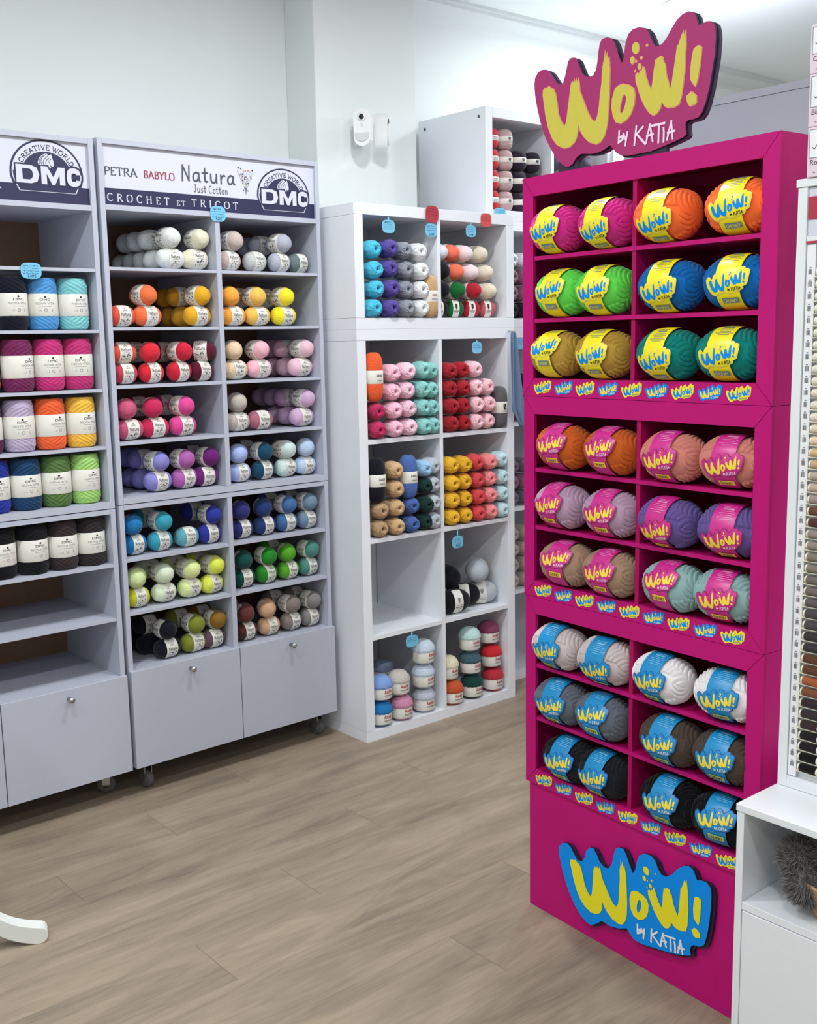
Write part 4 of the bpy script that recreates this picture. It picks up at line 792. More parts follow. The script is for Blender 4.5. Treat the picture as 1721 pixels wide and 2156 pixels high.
def skein_mesh(name, R, H, seed):
    r = random.Random(seed); p = r.random() * 6; prof = [(0, .012), (.008, .003)]
    n = 30
    for i in range(n + 1):
        t = i / n; z = H * (1 - math.cos(PI * t)) / 2; rr = R * max(0, 1 - abs((z - H / 2) / (H / 2)) ** 3.2) ** (1 / 3.2)
        if rr > .009: prof.append((rr * (1 - .08 * math.exp(-((z - H / 2) / .02) ** 2)), z))
    prof += [(.008, H - .003), (0, H - .012)]
    return MB().lathe(prof, 48, M['mid'], fn=lambda a, z, rr: .0009 * abs(math.sin(7 * a + z * 60 + p)) ** .7 if rr > .01 else 0).mesh(name)
SK_ME = skein_mesh('skein', .034, .158, 3)
def skein_band(kind):
    mb = MB().lathe([(.0338, .058), (.0344, .059), (.0344, .099), (.0338, .1)], 40, M['paper']); mb.f = [f for f in mb.f if len(f) == 4]; mb.m = mb.m[:len(mb.f)]; mb.sm = mb.sm[:len(mb.f)]
    a = Art()
    if kind == 'shield':
        a.poly([(-.007, .092), (.007, .092), (.007, .08), (.004, .072), (0, .068), (-.004, .072), (-.007, .08)], M['ink'], .0005)
        a.stroke([(-.004, .09), (.005, .074)], .0012, M['paper'], .0008); a.rect(-.012, .012, .063, .0645, M['greyink'], .0005)
    else:
        a.text('katia', 0, .0805, .0105, M['katred'] if kind == 'red' else M['ink'], .0005, bold=.01, width=.026, shear=.25, align='c')
        a.text({'red': 'MERINO COLOR', 'dark': 'MERINO'}[kind], .002, .066, .0045, M['ink'], .0005, align='c', width=.034 if kind == 'red' else .022)
    a.emit(mb, lambda x, z, l: ((.0344 + l) * math.sin(x / .0344), -(.0344 + l) * math.cos(x / .0344), z), .006, 0); return mb.mesh('label_band')
SK_LB = {k: skein_band(k) for k in ('red', 'dark', 'shield')}
def skein(F, u, v, z, color, label, band, group=None, yaw=0, sc=None):
    o = place('yarn_skein', SK_ME, F, u, v, z, yaw, 0, color, sc); tag(o, label, 'yarn skein', group)
    child('label_band', SK_LB[band], o); return o
g1 = 'end-on yarn balls in the cube shelf'
UL = 'top left cube beside the pillar'; z = 1.509
column(FK, [(.076, 1.73), (.079, 1.66), (.080, 1.597), (.076, 1.535)], z, 'cyan', UL, g1, du=.0)
column(FK, [(.145, 1.747), (.149, 1.677), (.150, 1.606), (.148, 1.537)], z, 'violet', UL, g1, du=.0)
column(FK, [(.216, 1.744), (.219, 1.668), (.219, 1.601), (.218, 1.537)], z, 'mid grey', UL, g1, du=.0)
column(FK, [(.283, 1.737), (.288, 1.665), (.287, 1.602), (.288, 1.538)], z, 'bright white', UL, g1, du=.0)
skein(FK, .3425, .012, z, 'camel', 'camel tan skein with paper band standing right of the white balls', 'red', sc=(.9, .9, .95))
# rounder balls in the right cube
RB = [ball_mesh('soft_ball', .060, .0315, 2.4, M['fine'], 30, 36, lambda a, p: .0006 * math.sin(a * 500 + 2 * p))]
def rlabel(kind):
    a = Art(); rr = supell(.060, .0315, 2.4)
    a.rrect(-.019, .019, -.045, .045, .005, M['paper'], .0004)
    a.poly([(-.007, .018), (.007, .018), (.007, .006), (.004, .0), (0, -.003), (-.004, .0), (-.007, .006)], M['ink'], .0008)
    a.rect(-.013, .013, -.0075, -.0055, M['greyink'], .0008); a.rect(-.014, .014, -.0125, -.0095, M['darkgrey'], .0008); a.rect(-.01, .01, -.0165, -.0152, M['greyink'], .0008)
    mb = MB(); a.emit(mb, wrap(rr, .0315, .0006), .007, .006); return mb.mesh('label_band')
R_LB = rlabel(0)
UR = 'top right cube beside the pillar'
rows = [[('ink black', .412, 'y'), ('bottle green', .490, 'y'), ('ruby red', .572, 'y'), ('antique rose', .655, 'y')], [('ink black', .410, 'n'), ('bottle green', .487, 'n'), ('ruby red', .568, 'n'), ('ivory', .645, 'n')],
        [('ink black', .409, 'n'), ('coral', .478, 'n'), ('pale rose white', .553, 'n'), ('ivory', .630, 'n')], [('pale lilac white', .404, 'n'), ('coral', .460, 'n'), ('pale rose white', .522, 'n'), ('ivory', .604, 'n')]]
for i, row in enumerate(rows):
    for c, u, l in row:
        o = place('soft_yarn_ball', RB[0], FK, u + .006, .058 if l == 'n' else .052, z + .0338 + i * .0665, math.radians(-82 + rnd.uniform(-6, 6) if l == 'n' else -22), 0, c, (.64, 1, 1) if l == 'y' else None)
        tag(o, f'{c} yarn ball, {["bottom", "second", "third", "top"][i]} row of the {UR}', 'yarn ball', 'soft balls in the top right cube')
        child('label_band', R_LB, o)
z = 1.0895; W2 = 'second row left cube'
skein(FK, .079, .014, z + .132, 'dark orange', 'dark orange skein with paper band standing on two magenta balls', 'dark', sc=(1, 1, 1.08))
column(FK, [(.075, 1.187), (.076, 1.123)], z, 'hot magenta', W2, g1, du=0)
column(FK, [(.150, 1.307), (.148, 1.241), (.150, 1.176), (.151, 1.113)], z, 'baby pink', W2 + ', left pink', g1, du=0)
column(FK, [(.218, 1.307), (.217, 1.238), (.220, 1.174), (.222, 1.105)], z, 'light baby pink', W2 + ', right pink', g1, du=0)
column(FK, [(.287, 1.325), (.287, 1.253), (.288, 1.187), (.290, 1.119)], z, 'aqua mint', W2 + ', left mint', g1, du=0)
column(FK, [(.347, 1.318), (.346, 1.245), (.345, 1.18), (.345, 1.115)], z, 'mint', W2 + ', beside divider', g1, du=-.003)
W2 = 'second row right cube'
column(FK, [(.422, 1.289), (.423, 1.229), (.425, 1.175), (.426, 1.12)], z, 'dark red', W2 + ', beside divider', g1, du=0)
column(FK, [(.485, 1.301), (.488, 1.235), (.488, 1.181), (.490, 1.124)], z, 'warm red', W2 + ', second column', g1, du=0)
column(FK, [(.548, 1.294), (.551, 1.227), (.553, 1.17), (.554, 1.117)], z, 'powder pink', W2 + ', third column', g1, du=0)
column(FK, [(.612, 1.239), (.615, 1.179), (.617, 1.123)], z, 'pale powder pink', W2 + ', fourth column', g1, du=0)
skein(FK, .6945, .018, z, 'dark grey', 'dark grey skein with shield band standing at right in the second cube row', 'shield', sc=(1, 1, 1.02))
z = .7385; W3 = 'third row left cube'
skein(FK, .081, .014, z + .127, 'ink black', 'black skein with paper band standing on two brown balls', 'dark', sc=(1, 1, 1.02))
column(FK, [(.080, .831), (.078, .766)], z, 'sand brown', W3, g1, du=0)
column(FK, [(.150, .966), (.152, .895), (.153, .824), (.150, .756)], z, 'light tan', W3, g1, du=0)
skein(FK, .228, .014, z + .127, 'cornflower blue', 'blue skein with paper band standing on two blue balls', 'dark', sc=(1, 1, 1.0))
column(FK, [(.223, .834), (.221, .763)], z, 'steel blue', W3, g1, du=0)
column(FK, [(.292, .886), (.292, .818), (.291, .755)], z, 'forest green', W3, g1, du=0)
column(FK, [(.292, .954)], z + .196, 'light blue', W3 + ', on dark green', g1, du=0)
column(FK, [(.335, .985), (.351, .911), (.351, .84), (.351, .771)], z, 'silver grey', W3, g1, du=-.008)
W3 = 'third row right cube'
column(FK, [(.428, .937), (.426, .871), (.426, .818), (.426, .766)], z, 'sunflower yellow', W3 + ', beside divider', g1, du=0)
column(FK, [(.490, .949), (.490, .884), (.491, .823), (.492, .77)], z, 'deep yellow', W3 + ', second column', g1, du=0)
column(FK, [(.552, .971), (.556, .902), (.556, .844), (.558, .782)], z, 'coral red', W3, g1, du=0)
column(FK, [(.622, .956), (.622, .893), (.622, .834), (.624, .773)], z, 'salmon pink', W3, g1, du=0)
column(FK, [(.690, .947), (.690, .878), (.690, .819), (.692, .767)], z, 'ice mint', W3, g1, du=0)
# fat balls in the right cube of the next row
FAT = ball_mesh('fat_ball', .076, .0455, 2.3, M['fine'], 36, 48, lambda a, p: .0012 * abs(math.sin(13 * p + a * 25)) ** .6)
fr = supell(.076, .0455, 2.3)
a = Art(); a.rrect(-.021, .021, -.06, .06, .006, M['paper'], .0008)
a.poly([(-.007, .02), (.007, .02), (.007, .01), (.004, .003), (0, .0), (-.004, .003), (-.007, .01)], M['greyink'], .0012); a.rect(-.014, .014, -.008, -.006, M['greyink'], .0012); a.rect(-.016, .016, -.017, -.0145, M['darkgrey'], .0012); a.rect(-.017, .017, -.023, -.0215, M['greyink'], .0012)
mb = MB(); a.emit(mb, wrap(fr, .0455, .0006), .008, .008); FAT_LB = mb.mesh('label_band')
z = .3885
for u, v, zz, c, l, yaw in ((.475, .050, z + .0475, 'ink black', 'black ball with white band lying against the divider in the fourth cube row', -8), (.575, .105, z + .0475, 'ink black', 'black ball with white band lying between black and grey balls', -30), (.500, .120, z + .130, 'ink black', 'black ball resting on top of the two black banded balls', -100), (.655, .092, z + .0475, 'silver grey', 'silver grey ball with white band lying on the fourth cube row shelf', -30), (.640, .09, z + .139, 'silver grey', 'silver grey ball resting on top of another grey ball', 50)):
    o = place('fat_yarn_ball', FAT, FK, u, v, zz, math.radians(yaw), 0, c, (.92, .92, 1) if 'between' in l or 'fourth' in l else None); tag(o, l, 'yarn ball', 'fat balls in the fourth cube row'); child('label_band', FAT_LB, o)
# upright balls with red-lettered bands
UP_R, UP_H = .0435, .0935
prof = [(0, .003), (.012, .0), (.03, .003), (.038, .010), (.0395, .02), (.0395, .048)]
for i in range(1, 13):
    t = PI / 2 * i / 12; prof.append((.0025 + .041 * math.cos(t) ** .75 + (.0015 if i < 6 else 0), .048 + .0455 * math.sin(t)))
prof.append((0, .088))
UP_ME = MB().lathe(prof, 60, M['fine'], fn=lambda a, z, r: .0009 * math.sin(16 * a + z * 40) * (1 if z > .045 else .3) if r > .006 else 0).mesh('crochet_ball')
mb = MB().lathe([(.0403, .011), (.0409, .012), (.0412, .056), (.0406, .057)], 48, M['paper']); mb.f = [f for f in mb.f if len(f) == 4]; mb.m = mb.m[:len(mb.f)]; mb.sm = mb.sm[:len(mb.f)]
a = Art(); a.text('katia', 0, .034, .013, M['katred'], .0005, bold=.02, width=.034, shear=.25, align='c'); a.text('ALEXANDRIA', .002, .023, .0052, M['ink'], .0005, bold=.01, width=.038, align='c')
a.emit(mb, lambda x, z, l: ((.0412 + l) * math.sin(x / .0412), -(.0412 + l) * math.cos(x / .0412), z), .006, 0); UP_LB = mb.mesh('label_band')
PALETTE.update({'cerulean blue': (20, 112, 172), 'soft cornflower': (116, 152, 214), 'mauve pink': (200, 128, 164), 'pale beige': (196, 188, 180), 'cool silver': (186, 192, 206), 'ice blue': (192, 208, 226), 'frost blue': (196, 212, 230), 'dusk grey': (120, 116, 124), 'dusk blue': (140, 158, 190), 'warm greige': (156, 146, 140), 'rust': (184, 76, 40), 'butter cream': (226, 218, 186), 'pine green': (18, 62, 56), 'slate teal': (62, 92, 102), 'seafoam': (186, 220, 214), 'brick rose': (184, 40, 58), 'scarlet': (200, 26, 40), 'plum rose': (132, 60, 92)})
z = .039
ALEX = [('cerulean blue', 0.094, 0.035, 0, 'bottom front in the lowest left cube'), ('soft cornflower', 0.096, 0.035, 1, 'on the cerulean ball in the lowest left cube'), ('mauve pink', 0.192, 0.035, 0, 'bottom middle of the lowest left cube'), ('pale beige', 0.184, 0.040, 1, 'on the mauve pink ball'), ('cool silver', 0.311, 0.045, 0, 'bottom right of the lowest left cube'), ('ice blue', 0.306, 0.040, 1, 'on the cool silver ball'), ('frost blue', 0.304, 0.035, 2, 'topmost beside the divider in the lowest left cube'),
 ('dusk grey', 0.135, 0.200, 2, 'behind, topmost in the lowest left cube'), ('dusk blue', 0.230, 0.190, 1, 'behind, middle tier of the lowest left cube'), ('dusk blue', 0.225, 0.190, 0, 'behind, bottom tier of the lowest left cube'), ('warm greige', 0.135, 0.195, 1, 'behind the cornflower ball'), ('warm greige', 0.130, 0.190, 0, 'behind the cerulean ball, bottom tier'),
 ('rust', 0.446, 0.030, 0, 'bottom front of the lowest right cube'), ('butter cream', 0.440, 0.050, 1, 'on the rust ball beside the divider'), ('pine green', 0.554, 0.035, 0, 'bottom middle of the lowest right cube'), ('slate teal', 0.551, 0.040, 1, 'on the pine green ball'), ('seafoam', 0.549, 0.040, 2, 'topmost on the slate teal ball'), ('brick rose', 0.678, 0.045, 0, 'bottom right of the lowest right cube'), ('scarlet', 0.674, 0.050, 1, 'on the brick rose ball'), ('plum rose', 0.670, 0.060, 2, 'topmost on the scarlet ball'), ('slate teal', 0.470, 0.190, 1, 'behind, middle tier of the lowest right cube'), ('slate teal', 0.470, 0.190, 0, 'behind, bottom tier of the lowest right cube')]
for c, u, v, tier, where in ALEX:
    o = place('crochet_thread_ball', UP_ME, FK, u, v, z + tier * .0945, rnd.uniform(-.1, .25), 0, c); tag(o, f'{c} ball with red lettered band, {where}', 'yarn ball', 'banded crochet balls in the lowest cubes'); child('label_band', UP_LB, o)
# topmost cube: skeins seen at its left, fluffy ones at right
PALETTE.update({'poppy red': (196, 42, 52), 'dusty mauve': (190, 158, 158), 'blackish violet': (44, 36, 52), 'speckled black': (86, 82, 96), 'smoky purple': (120, 108, 132), 'dusky mauve': (150, 110, 132), 'oatmeal': (178, 168, 154), 'heather beige': (188, 176, 164), 'dark wine': (70, 26, 54)})
z = 1.9285
for i in range(4): skein(FB, .073, .045, z + i * .078, 'poppy red', f'small poppy red skein, {RANK[4][3 - i]} of its column in the topmost cube', 'red', 'skeins in the topmost cube', sc=(.86, .86, .49))
for i in range(4): skein(FB, .148, .050, z + i * .079, 'dusty mauve', f'dusty mauve skein, {RANK[4][3 - i]} of its column in the topmost cube', 'shield', 'skeins in the topmost cube', sc=(1.05, 1.05, .495))
for j, u in enumerate((.235, .315)):
    for i in range(3): skein(FB, u, .06, z + i * .082, 'blackish violet', f'blackish violet skein, {RANK[3][2 - i]} of the {["left", "right"][j]} dark column in the topmost cube', 'shield', 'skeins in the topmost cube', sc=(1.08, 1.08, .51))
FZ = ball_mesh('fluffy_ball', .045, .0395, 2, M['chunky'], 30, 40, lambda a, p: .004 * math.sin(23 * a * 20 + 9 * p) * math.sin(7 * p + a * 90))
for j, u in enumerate((.45, .55, .65)):
    for i in range(3):
        o = place('fluffy_yarn_ball', FZ, FB, u, .07, z + .0445 + i * .0885, 1.2, j, 'speckled black'); tag(o, f'speckled black and white fluffy ball, {RANK[3][2 - i]} tier, {["left", "middle", "right"][j]} in the topmost cube', 'yarn ball', 'fluffy balls in the topmost cube')
# slivers of yarn in the hidden cube tower
for zz, L_, where in ((1.510, ['blackish violet', 'dusky mauve', 'dusky mauve', 'pale lilac white'], 'second hidden cube'), (.7395 + 0, ['smoky purple', 'dusky mauve', 'smoky purple'], 'fourth hidden cube'), (.389, ['heather beige', 'oatmeal', 'heather beige', 'oatmeal'], 'fifth hidden cube'), (1.0905, ['dark wine', 'dark wine', 'blackish violet'], 'third hidden cube')):
    for j, u in enumerate((.175, .245)):
        for i, c in enumerate(L_):
            o = place('acrylic_yarn_ball', END_ME[i % 3], FB, u + .0, .012, zz + .0335 + i * .066, 0, 0, c); tag(o, f'{c} yarn ball, tier {["one", "two", "three", "four"][i]} of the {["left", "right"][j]} column, {where}', 'yarn ball', 'yarn balls in the hidden cube tower')
# ================================================================== PINK CARDBOARD STAND
t = empty('display_stand', FS, 0, 0, 0, 'tall magenta cardboard display stand full of chunky yarn balls, with cut-out boards', 'display stand')
SW, SD = .690, .27
TI = [(1.2955, 1.795, 1.337, 1.752, (1.617, 1.475), .338, 0), (.8105, 1.2945, .850, 1.253, (1.125, .986), .358, .003), (.3315, .8095, .371, .768, (.6425, .508), .345, .007)]
def tier(z0, z1, zl, zo, shelves, ud, x0):
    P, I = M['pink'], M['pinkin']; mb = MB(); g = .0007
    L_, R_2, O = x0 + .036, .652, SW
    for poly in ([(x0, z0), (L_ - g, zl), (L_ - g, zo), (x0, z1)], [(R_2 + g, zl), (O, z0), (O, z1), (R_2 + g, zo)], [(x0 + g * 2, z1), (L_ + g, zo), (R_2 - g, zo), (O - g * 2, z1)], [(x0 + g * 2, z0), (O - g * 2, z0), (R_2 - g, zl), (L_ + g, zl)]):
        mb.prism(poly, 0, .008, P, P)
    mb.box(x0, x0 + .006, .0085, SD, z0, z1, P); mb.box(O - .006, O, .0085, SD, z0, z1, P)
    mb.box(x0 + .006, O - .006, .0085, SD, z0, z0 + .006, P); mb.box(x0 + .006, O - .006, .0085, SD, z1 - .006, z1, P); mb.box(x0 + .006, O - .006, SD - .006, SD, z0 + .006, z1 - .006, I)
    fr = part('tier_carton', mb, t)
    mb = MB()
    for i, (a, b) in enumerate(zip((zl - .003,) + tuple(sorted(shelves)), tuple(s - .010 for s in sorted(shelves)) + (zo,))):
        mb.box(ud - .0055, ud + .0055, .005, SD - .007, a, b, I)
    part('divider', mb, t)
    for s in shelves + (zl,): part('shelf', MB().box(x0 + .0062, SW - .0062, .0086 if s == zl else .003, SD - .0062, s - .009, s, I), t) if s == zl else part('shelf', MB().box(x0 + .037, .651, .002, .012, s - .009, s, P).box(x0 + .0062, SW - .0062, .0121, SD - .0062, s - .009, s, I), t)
    # little logos along the lip
    a = Art()
    for i in range(9):
        y = i % 2 == 0; k = .058 / .4534
        a.logo(BOT, x0 * .7 + .067 + .0683 * i, (z0 + zl) / 2 + .0005, k, .0004, M['lyellow'] if y else M['signblue'], M['signblue'] if y else M['lyy'], M['lyellow'] if False else M['lgrey'] if y else M['white'], M['peach'] if y else M['lblue'], .003, .0003)
    mb = MB(); a.emit(mb, FRONT(0)); part('logo_strip', mb, t, label='row of small yellow and blue logos printed on the lip')
for args in TI: tier(*args)
part('base', MB().box(.014, SW - .006, .006, SD, 0, .3305, M['pink']), t, bevel=.001)
def board(name, G, ou, oz, v, th, fill, letters, small, rim, lab, grow_, dx, dz):
    mb = MB()
    sil = [(p[0] + ou, p[1] + oz) for p in G['sil']]
    mb.prism(sil, v, v + th * .45, fill, M['dnavy']); mb.prism([(x + dx, z + dz) for x, z in grow(sil, grow_)], v + th * .45 + .0003, v + th, M['dnavy'], M['dnavy'])  # navy copy offset right and down stands in for the board's drop shadow
    s_ = part(name, mb, t, label=lab)
    mb = MB(); a = Art()
    if rim:
        for n_ in ('W1', 'W2', 'bar', 'xdot', 'o1'): a.poly([(p[0] + ou, p[1] + oz) for p in grow(G[n_], .0016)], rim, .0004, [(p[0] + ou, p[1] + oz) for p in grow(G['o2'], -.0016)] if n_ == 'o1' else None)
        for d in G['dots']: a.poly([(p[0] + ou, p[1] + oz) for p in grow(d, .0012)], rim, .0004)
    a.logo(G, ou, oz, 1, .0004, None, letters, small); a.emit(mb, FRONT(v)); part('lettering', mb, s_, label='yellow brush lettering with a small white line below')
    return s_
s_ = board('top_board', TOP, .276, 1.930, .014, .014, M['signpink'], M['ypaint'], M['pinkwhite'], M['peach'], 'cut-out magenta header board', .001, .004, -.003)
part('slot_tab', MB().box(.10, .16, .018, .026, 1.795, 1.835, M['dnavy']).box(.33, .41, .018, .026, 1.795, 1.82, M['dnavy']), t)
board('front_board', BOT, .3601, .1757, -.008, .0135, M['signblue'], M['brighty'], M['white'], None, 'cut-out blue board on the base', .001, .005, -.004)

# ---- chunky balls
CA, CR = .0720, .0515
cr_ = supell(CA, CR, 2.5)
def chunky(seed):
    r = random.Random(seed); P = [r.uniform(0, 6) for _ in range(6)]
    def f(a, p):
        wgt = math.sin(2 * p + P[0] + a * 18) + .7 * math.sin(3 * p - a * 30 + P[1])
        p1 = a * PI / .0092 + 6 * p + .5 * math.sin(2 * p + P[2]); p2 = a * PI / .0098 - 6 * p + P[3]
        s_ = math.cos(p1) if wgt > -.45 else math.cos(p2)
        q = (p + PI) % (2 * PI) - PI
        under = min(1, max(0, (abs(a) - (.054 if abs(q) < .72 else .029)) / .004))
        return -.002 * (1 - under) + under * (-.0036 + .0062 * abs(s_) ** .5 + .0014 * math.sin(3 * p + 50 * a + P[4]))
    return ball_mesh('chunky_ball', CA, CR, 2.5, M['chunky'], 170, 150, f)
CH_ME = [chunky(k) for k in (3, 11, 23)]
KL = .090 / .4534
def chunky_label(kind):
    band, rim, lett, small, boxm, txt, lines = {'y': ('lyellow', 'lrim', 'signblue', 'ink', 'lgrey', 'lcream', 'lgrey'), 'm': ('lmag', 'lmagd', 'lyy', 'pinkwhite', 'lyy', 'lbrown', 'lpink'), 'b': ('lcyan', 'lcyand', 'lyy', 'white', 'lgreen', 'navy', 'lpale')}[kind]
    a = Art(); l = .0022
    a.rect(-.0255, .0265, -.085, .105, M[band], l)
    a.logo(BOT, -.002, .006, KL, l + .0006, M[band], M[lett], M[small], M[rim], .009, .0005)
    a.rect(-.013, .022, -.0365, -.0245, M[boxm], l + .0018)
    a.text('CHUNKY', .0045, -.0344, .0078, M[txt], l + .0023, bold=.012, width=.030, align='c')
    r = random.Random(3); y = .078
    for k in range(8):
        wd = r.choice([.006, .014, .017, .02, .012]); a.rect(.004 - wd, .004 + wd, y, y + .0011 if k != 2 else y + .003, M[lines], l + .0006); y -= .0046
    mb = MB(); a.emit(mb, wrap(cr_, CR, .0008), .009, .008); return mb.mesh('label_wrapper')
CH_LB = {k: chunky_label(k) for k in 'ymb'}
PALETTE.update({'magenta wool': (204, 40, 134), 'bright orange wool': (255, 112, 52), 'apple green wool': (96, 206, 76), 'blue wool': (8, 100, 172), 'mustard olive wool': (174, 138, 56), 'teal green wool': (2, 124, 116), 'rust orange wool': (192, 88, 30), 'dusty pink wool': (206, 128, 116), 'pale lilac wool': (178, 146, 172), 'purple wool': (102, 84, 148), 'taupe wool': (160, 130, 108), 'seafoam blue wool': (142, 174, 174), 'pale greige wool': (204, 190, 190), 'white wool': (236, 232, 234), 'mid grey wool': (98, 102, 114), 'dark brown wool': (78, 64, 56), 'soft black wool': (24, 26, 32), 'jet black wool': (9, 9, 15)})
WCOL = [[('magenta wool', 'bright orange wool'), ('apple green wool', 'blue wool'), ('mustard olive wool', 'teal green wool')], [('rust orange wool', 'dusty pink wool'), ('pale lilac wool', 'purple wool'), ('taupe wool', 'seafoam blue wool')], [('pale greige wool', 'white wool'), ('mid grey wool', 'dark brown wool'), ('soft black wool', 'jet black wool')]]
WPOS = [[[(.047, 1.673), (.211, 1.658), (.364, 1.659), (.551, 1.674)], [(.067, 1.536), (.197, 1.53), (.378, 1.52), (.551, 1.53)], [(.044, 1.406), (.196, 1.386), (.375, 1.374), (.521, 1.386)]], [[(.071, 1.178), (.25, 1.18), (.391, 1.166), (.555, 1.165)], [(.065, 1.032), (.226, 1.03), (.385, 1.011), (.553, 1.012)], [(.083, .905), (.23, .893), (.399, .905), (.529, .885)]], [[(.045, .668), (.217, .657), (.375, .671), (.555, .671)], [(.066, .533), (.202, .548), (.4, .535), (.559, .537)], [(.094, .396), (.234, .392), (.405, .4), (.55, .407)]]]
for ti in range(3):
    z0, z1, zl, zo, sh, ud, x0 = TI[ti]
    for ri in range(3):
        zs = (sh + (zl,))[ri]
        for k in range(4):
            ul, zlab = WPOS[ti][ri][k]
            r_ = k % 2; vc = .030 if k == 3 else .018
            u = ul + .054
            lo, hi = (x0 + .103, ud - .081) if k < 2 else (ud + .080, .590)
            u = max(lo, min(hi, u)); zc = zs + CR + .0042
            zl2 = zlab + .030 * (1.43 - zlab)
            roll = max(-.5, min(.5, (zl2 - .002 - zc) / CR))
            c = WCOL[ti][ri][k // 2]
            o = place('chunky_yarn_ball', CH_ME[(ti + ri + k) % 3], FS, u, vc, zc, math.radians(rnd.uniform(-4, 4) + (6 if k == 3 else 0)), -roll, rgb(c, 0))
            tag(o, f'{c.replace(" wool", "")} chunky yarn ball, {["left", "right"][k % 2]} of its pair, {["top", "middle", "bottom"][ri]} shelf, {["upper", "middle", "lower"][ti]} pink carton', 'yarn ball', 'chunky balls in the pink stand')
            child('label_wrapper', CH_LB['ymb'[ti]], o)

# ================================================================== RIGHT-HAND CABINETS
t = empty('low_cabinet', FC, 0, 0, 0, 'low white cabinet with an open cubby, in the bottom right corner', 'cabinet')
C_ = M['cab']; CW, CD = .80, .42
part('top_panel', MB().box(0, CW, 0, CD, .5635, .5775, C_), t, bevel=.001)
part('side_panel', MB().box(.0015, .0165, .0015, CD, 0, .5625, C_), t, bevel=.001); part('side_panel', MB().box(CW - .015, CW, .0015, CD, 0, .5625, C_), t, bevel=.001)
part('shelf', MB().box(.017, CW - .0155, .0015, CD - .006, .374, .389, C_), t, bevel=.001); part('back_panel', MB().box(.017, CW - .0155, CD - .006, CD, 0.02, .562, C_), t)
part('door', MB().box(.019, .40, .0, .015, .03, .3725, C_), t, bevel=.001); part('door', MB().box(.403, CW - .017, .0, .015, .03, .3725, C_), t, bevel=.001)
part('plinth', MB().box(.017, CW - .0155, .03, .045, 0, .03, C_), t)
# thread display
t = empty('thread_display', FC, 0, .134, .578, 'white framed thread display with a red strip, standing on the low cabinet', 'display cabinet')
TW = .62; zt = 1.697 - .578
part('frame', MB().box(.002, .020, 0, .06, 0, zt - .0145, C_).box(TW - .018, TW, 0, .10, 0, zt - .0145, C_).box(-.001, TW + .002, -.002, .102, zt - .014, zt, C_).box(.0205, TW - .0185, .0, .10, 0, .022, C_), t, bevel=.001)
part('back_panel', MB().box(.0205, TW - .0185, .012, .020, .022, zt - .015, C_), t)
part('sign_strip', MB().box(.0205, TW - .0185, .004, .008, zt - .098, zt - .015, M['signw']).box(.0215, TW - .02, .0025, .004, zt - .070, zt - .031, M['redstrip']), t, label='white header strip with dark red band')
part('rail', MB().box(.0205, TW - .0185, .002, .01, zt - .111, zt - .0985, C_).box(.0205, TW - .0185, .001, .002, zt - .111, zt - .107, M['redstrip']), t)
tray = MB(); codes = Art()
NS = 44; Z0 = .625; PITCH_S = .0212
for i in range(NS):
    zz = Z0 - .578 + i * PITCH_S
    tray.box(.038, .20, -.002, .0118, zz - .0095, zz - .0080, M['cream'])
    for k in range(6): codes.rect(.0255 + .0012 * k, .0255 + .0012 * k + (.0009 if k % 2 else .0004), zz - .004, zz + .005, M['ink'], .0003)
    codes.rect(.027, .031, zz + .0065, zz + .0085, M['greyink'], .0003)
part('thread_trays', tray, t)
mb = MB().box(.0215, .038, .0035, .0055, .024, zt - .113, M['white']); codes.emit(mb, FRONT(.0035)); part('code_strip', mb, t, label='white strip of printed stock codes')
PALETTE.update({'chalk white': (228, 226, 220), 'oyster': (220, 214, 202), 'shell': (224, 212, 196), 'pale peach': (222, 198, 172), 'stone': (178, 164, 152), 'blush stone': (190, 166, 152), 'mauve stone': (160, 142, 138), 'cocoa': (104, 66, 56), 'mahogany': (84, 52, 50), 'warm grey': (146, 134, 126), 'mushroom': (132, 120, 112), 'smoke': (112, 104, 98), 'pewter': (96, 90, 88), 'graphite': (78, 72, 72), 'coal': (58, 54, 56), 'chestnut': (96, 60, 44), 'cinnamon': (164, 88, 46), 'caramel brown': (124, 74, 52), 'espresso': (56, 42, 44), 'dark aubergine': (58, 46, 52), 'near black': (30, 26, 30), 'deep black': (14, 12, 14), 'wheat': (206, 174, 130), 'light caramel': (198, 160, 122)})
TH = ['chalk white'] * 5 + ['oyster'] * 4 + ['shell'] * 4 + ['pale peach', 'pale peach', 'wheat', 'light caramel', 'stone', 'blush stone', 'mauve stone', 'cocoa', 'mahogany', 'warm grey', 'warm grey', 'mushroom', 'mushroom', 'smoke', 'smoke', 'pewter', 'graphite', 'graphite', 'coal', 'coal', 'chestnut', 'chestnut', 'cinnamon', 'caramel brown', 'espresso', 'dark aubergine', 'espresso', 'near black', 'near black', 'deep black', 'deep black', 'deep black'] 
TH = (TH + ['deep black'] * 44)[:44]
RY = Matrix.Rotation(PI / 2, 4, 'Y')
SP_ME = MB().lathe([(0, .0045), (.0068, .0045), (.0078, .007), (.0080, .012), (.0080, .036), (.0072, .0385), (0, .0385)], 24, M['fine'], RY, fn=lambda a, z, r: .0003 * math.sin(z * 3000)).mesh('thread_wind')
CAP_ME = MB().lathe([(0, 0), (.0045, 0), (.0065, .001), (.0075, .004), (.0072, .0048), (0, .0048)], 20, M['cream'], RY).lathe([(.003, .0046), (.003, .0384)], 12, M['cream'], RY).lathe([(0, .0382), (.0072, .0382), (.0078, .040), (.0075, .0432), (0, .0434)], 20, M['cream'], RY).mesh('spool_core')
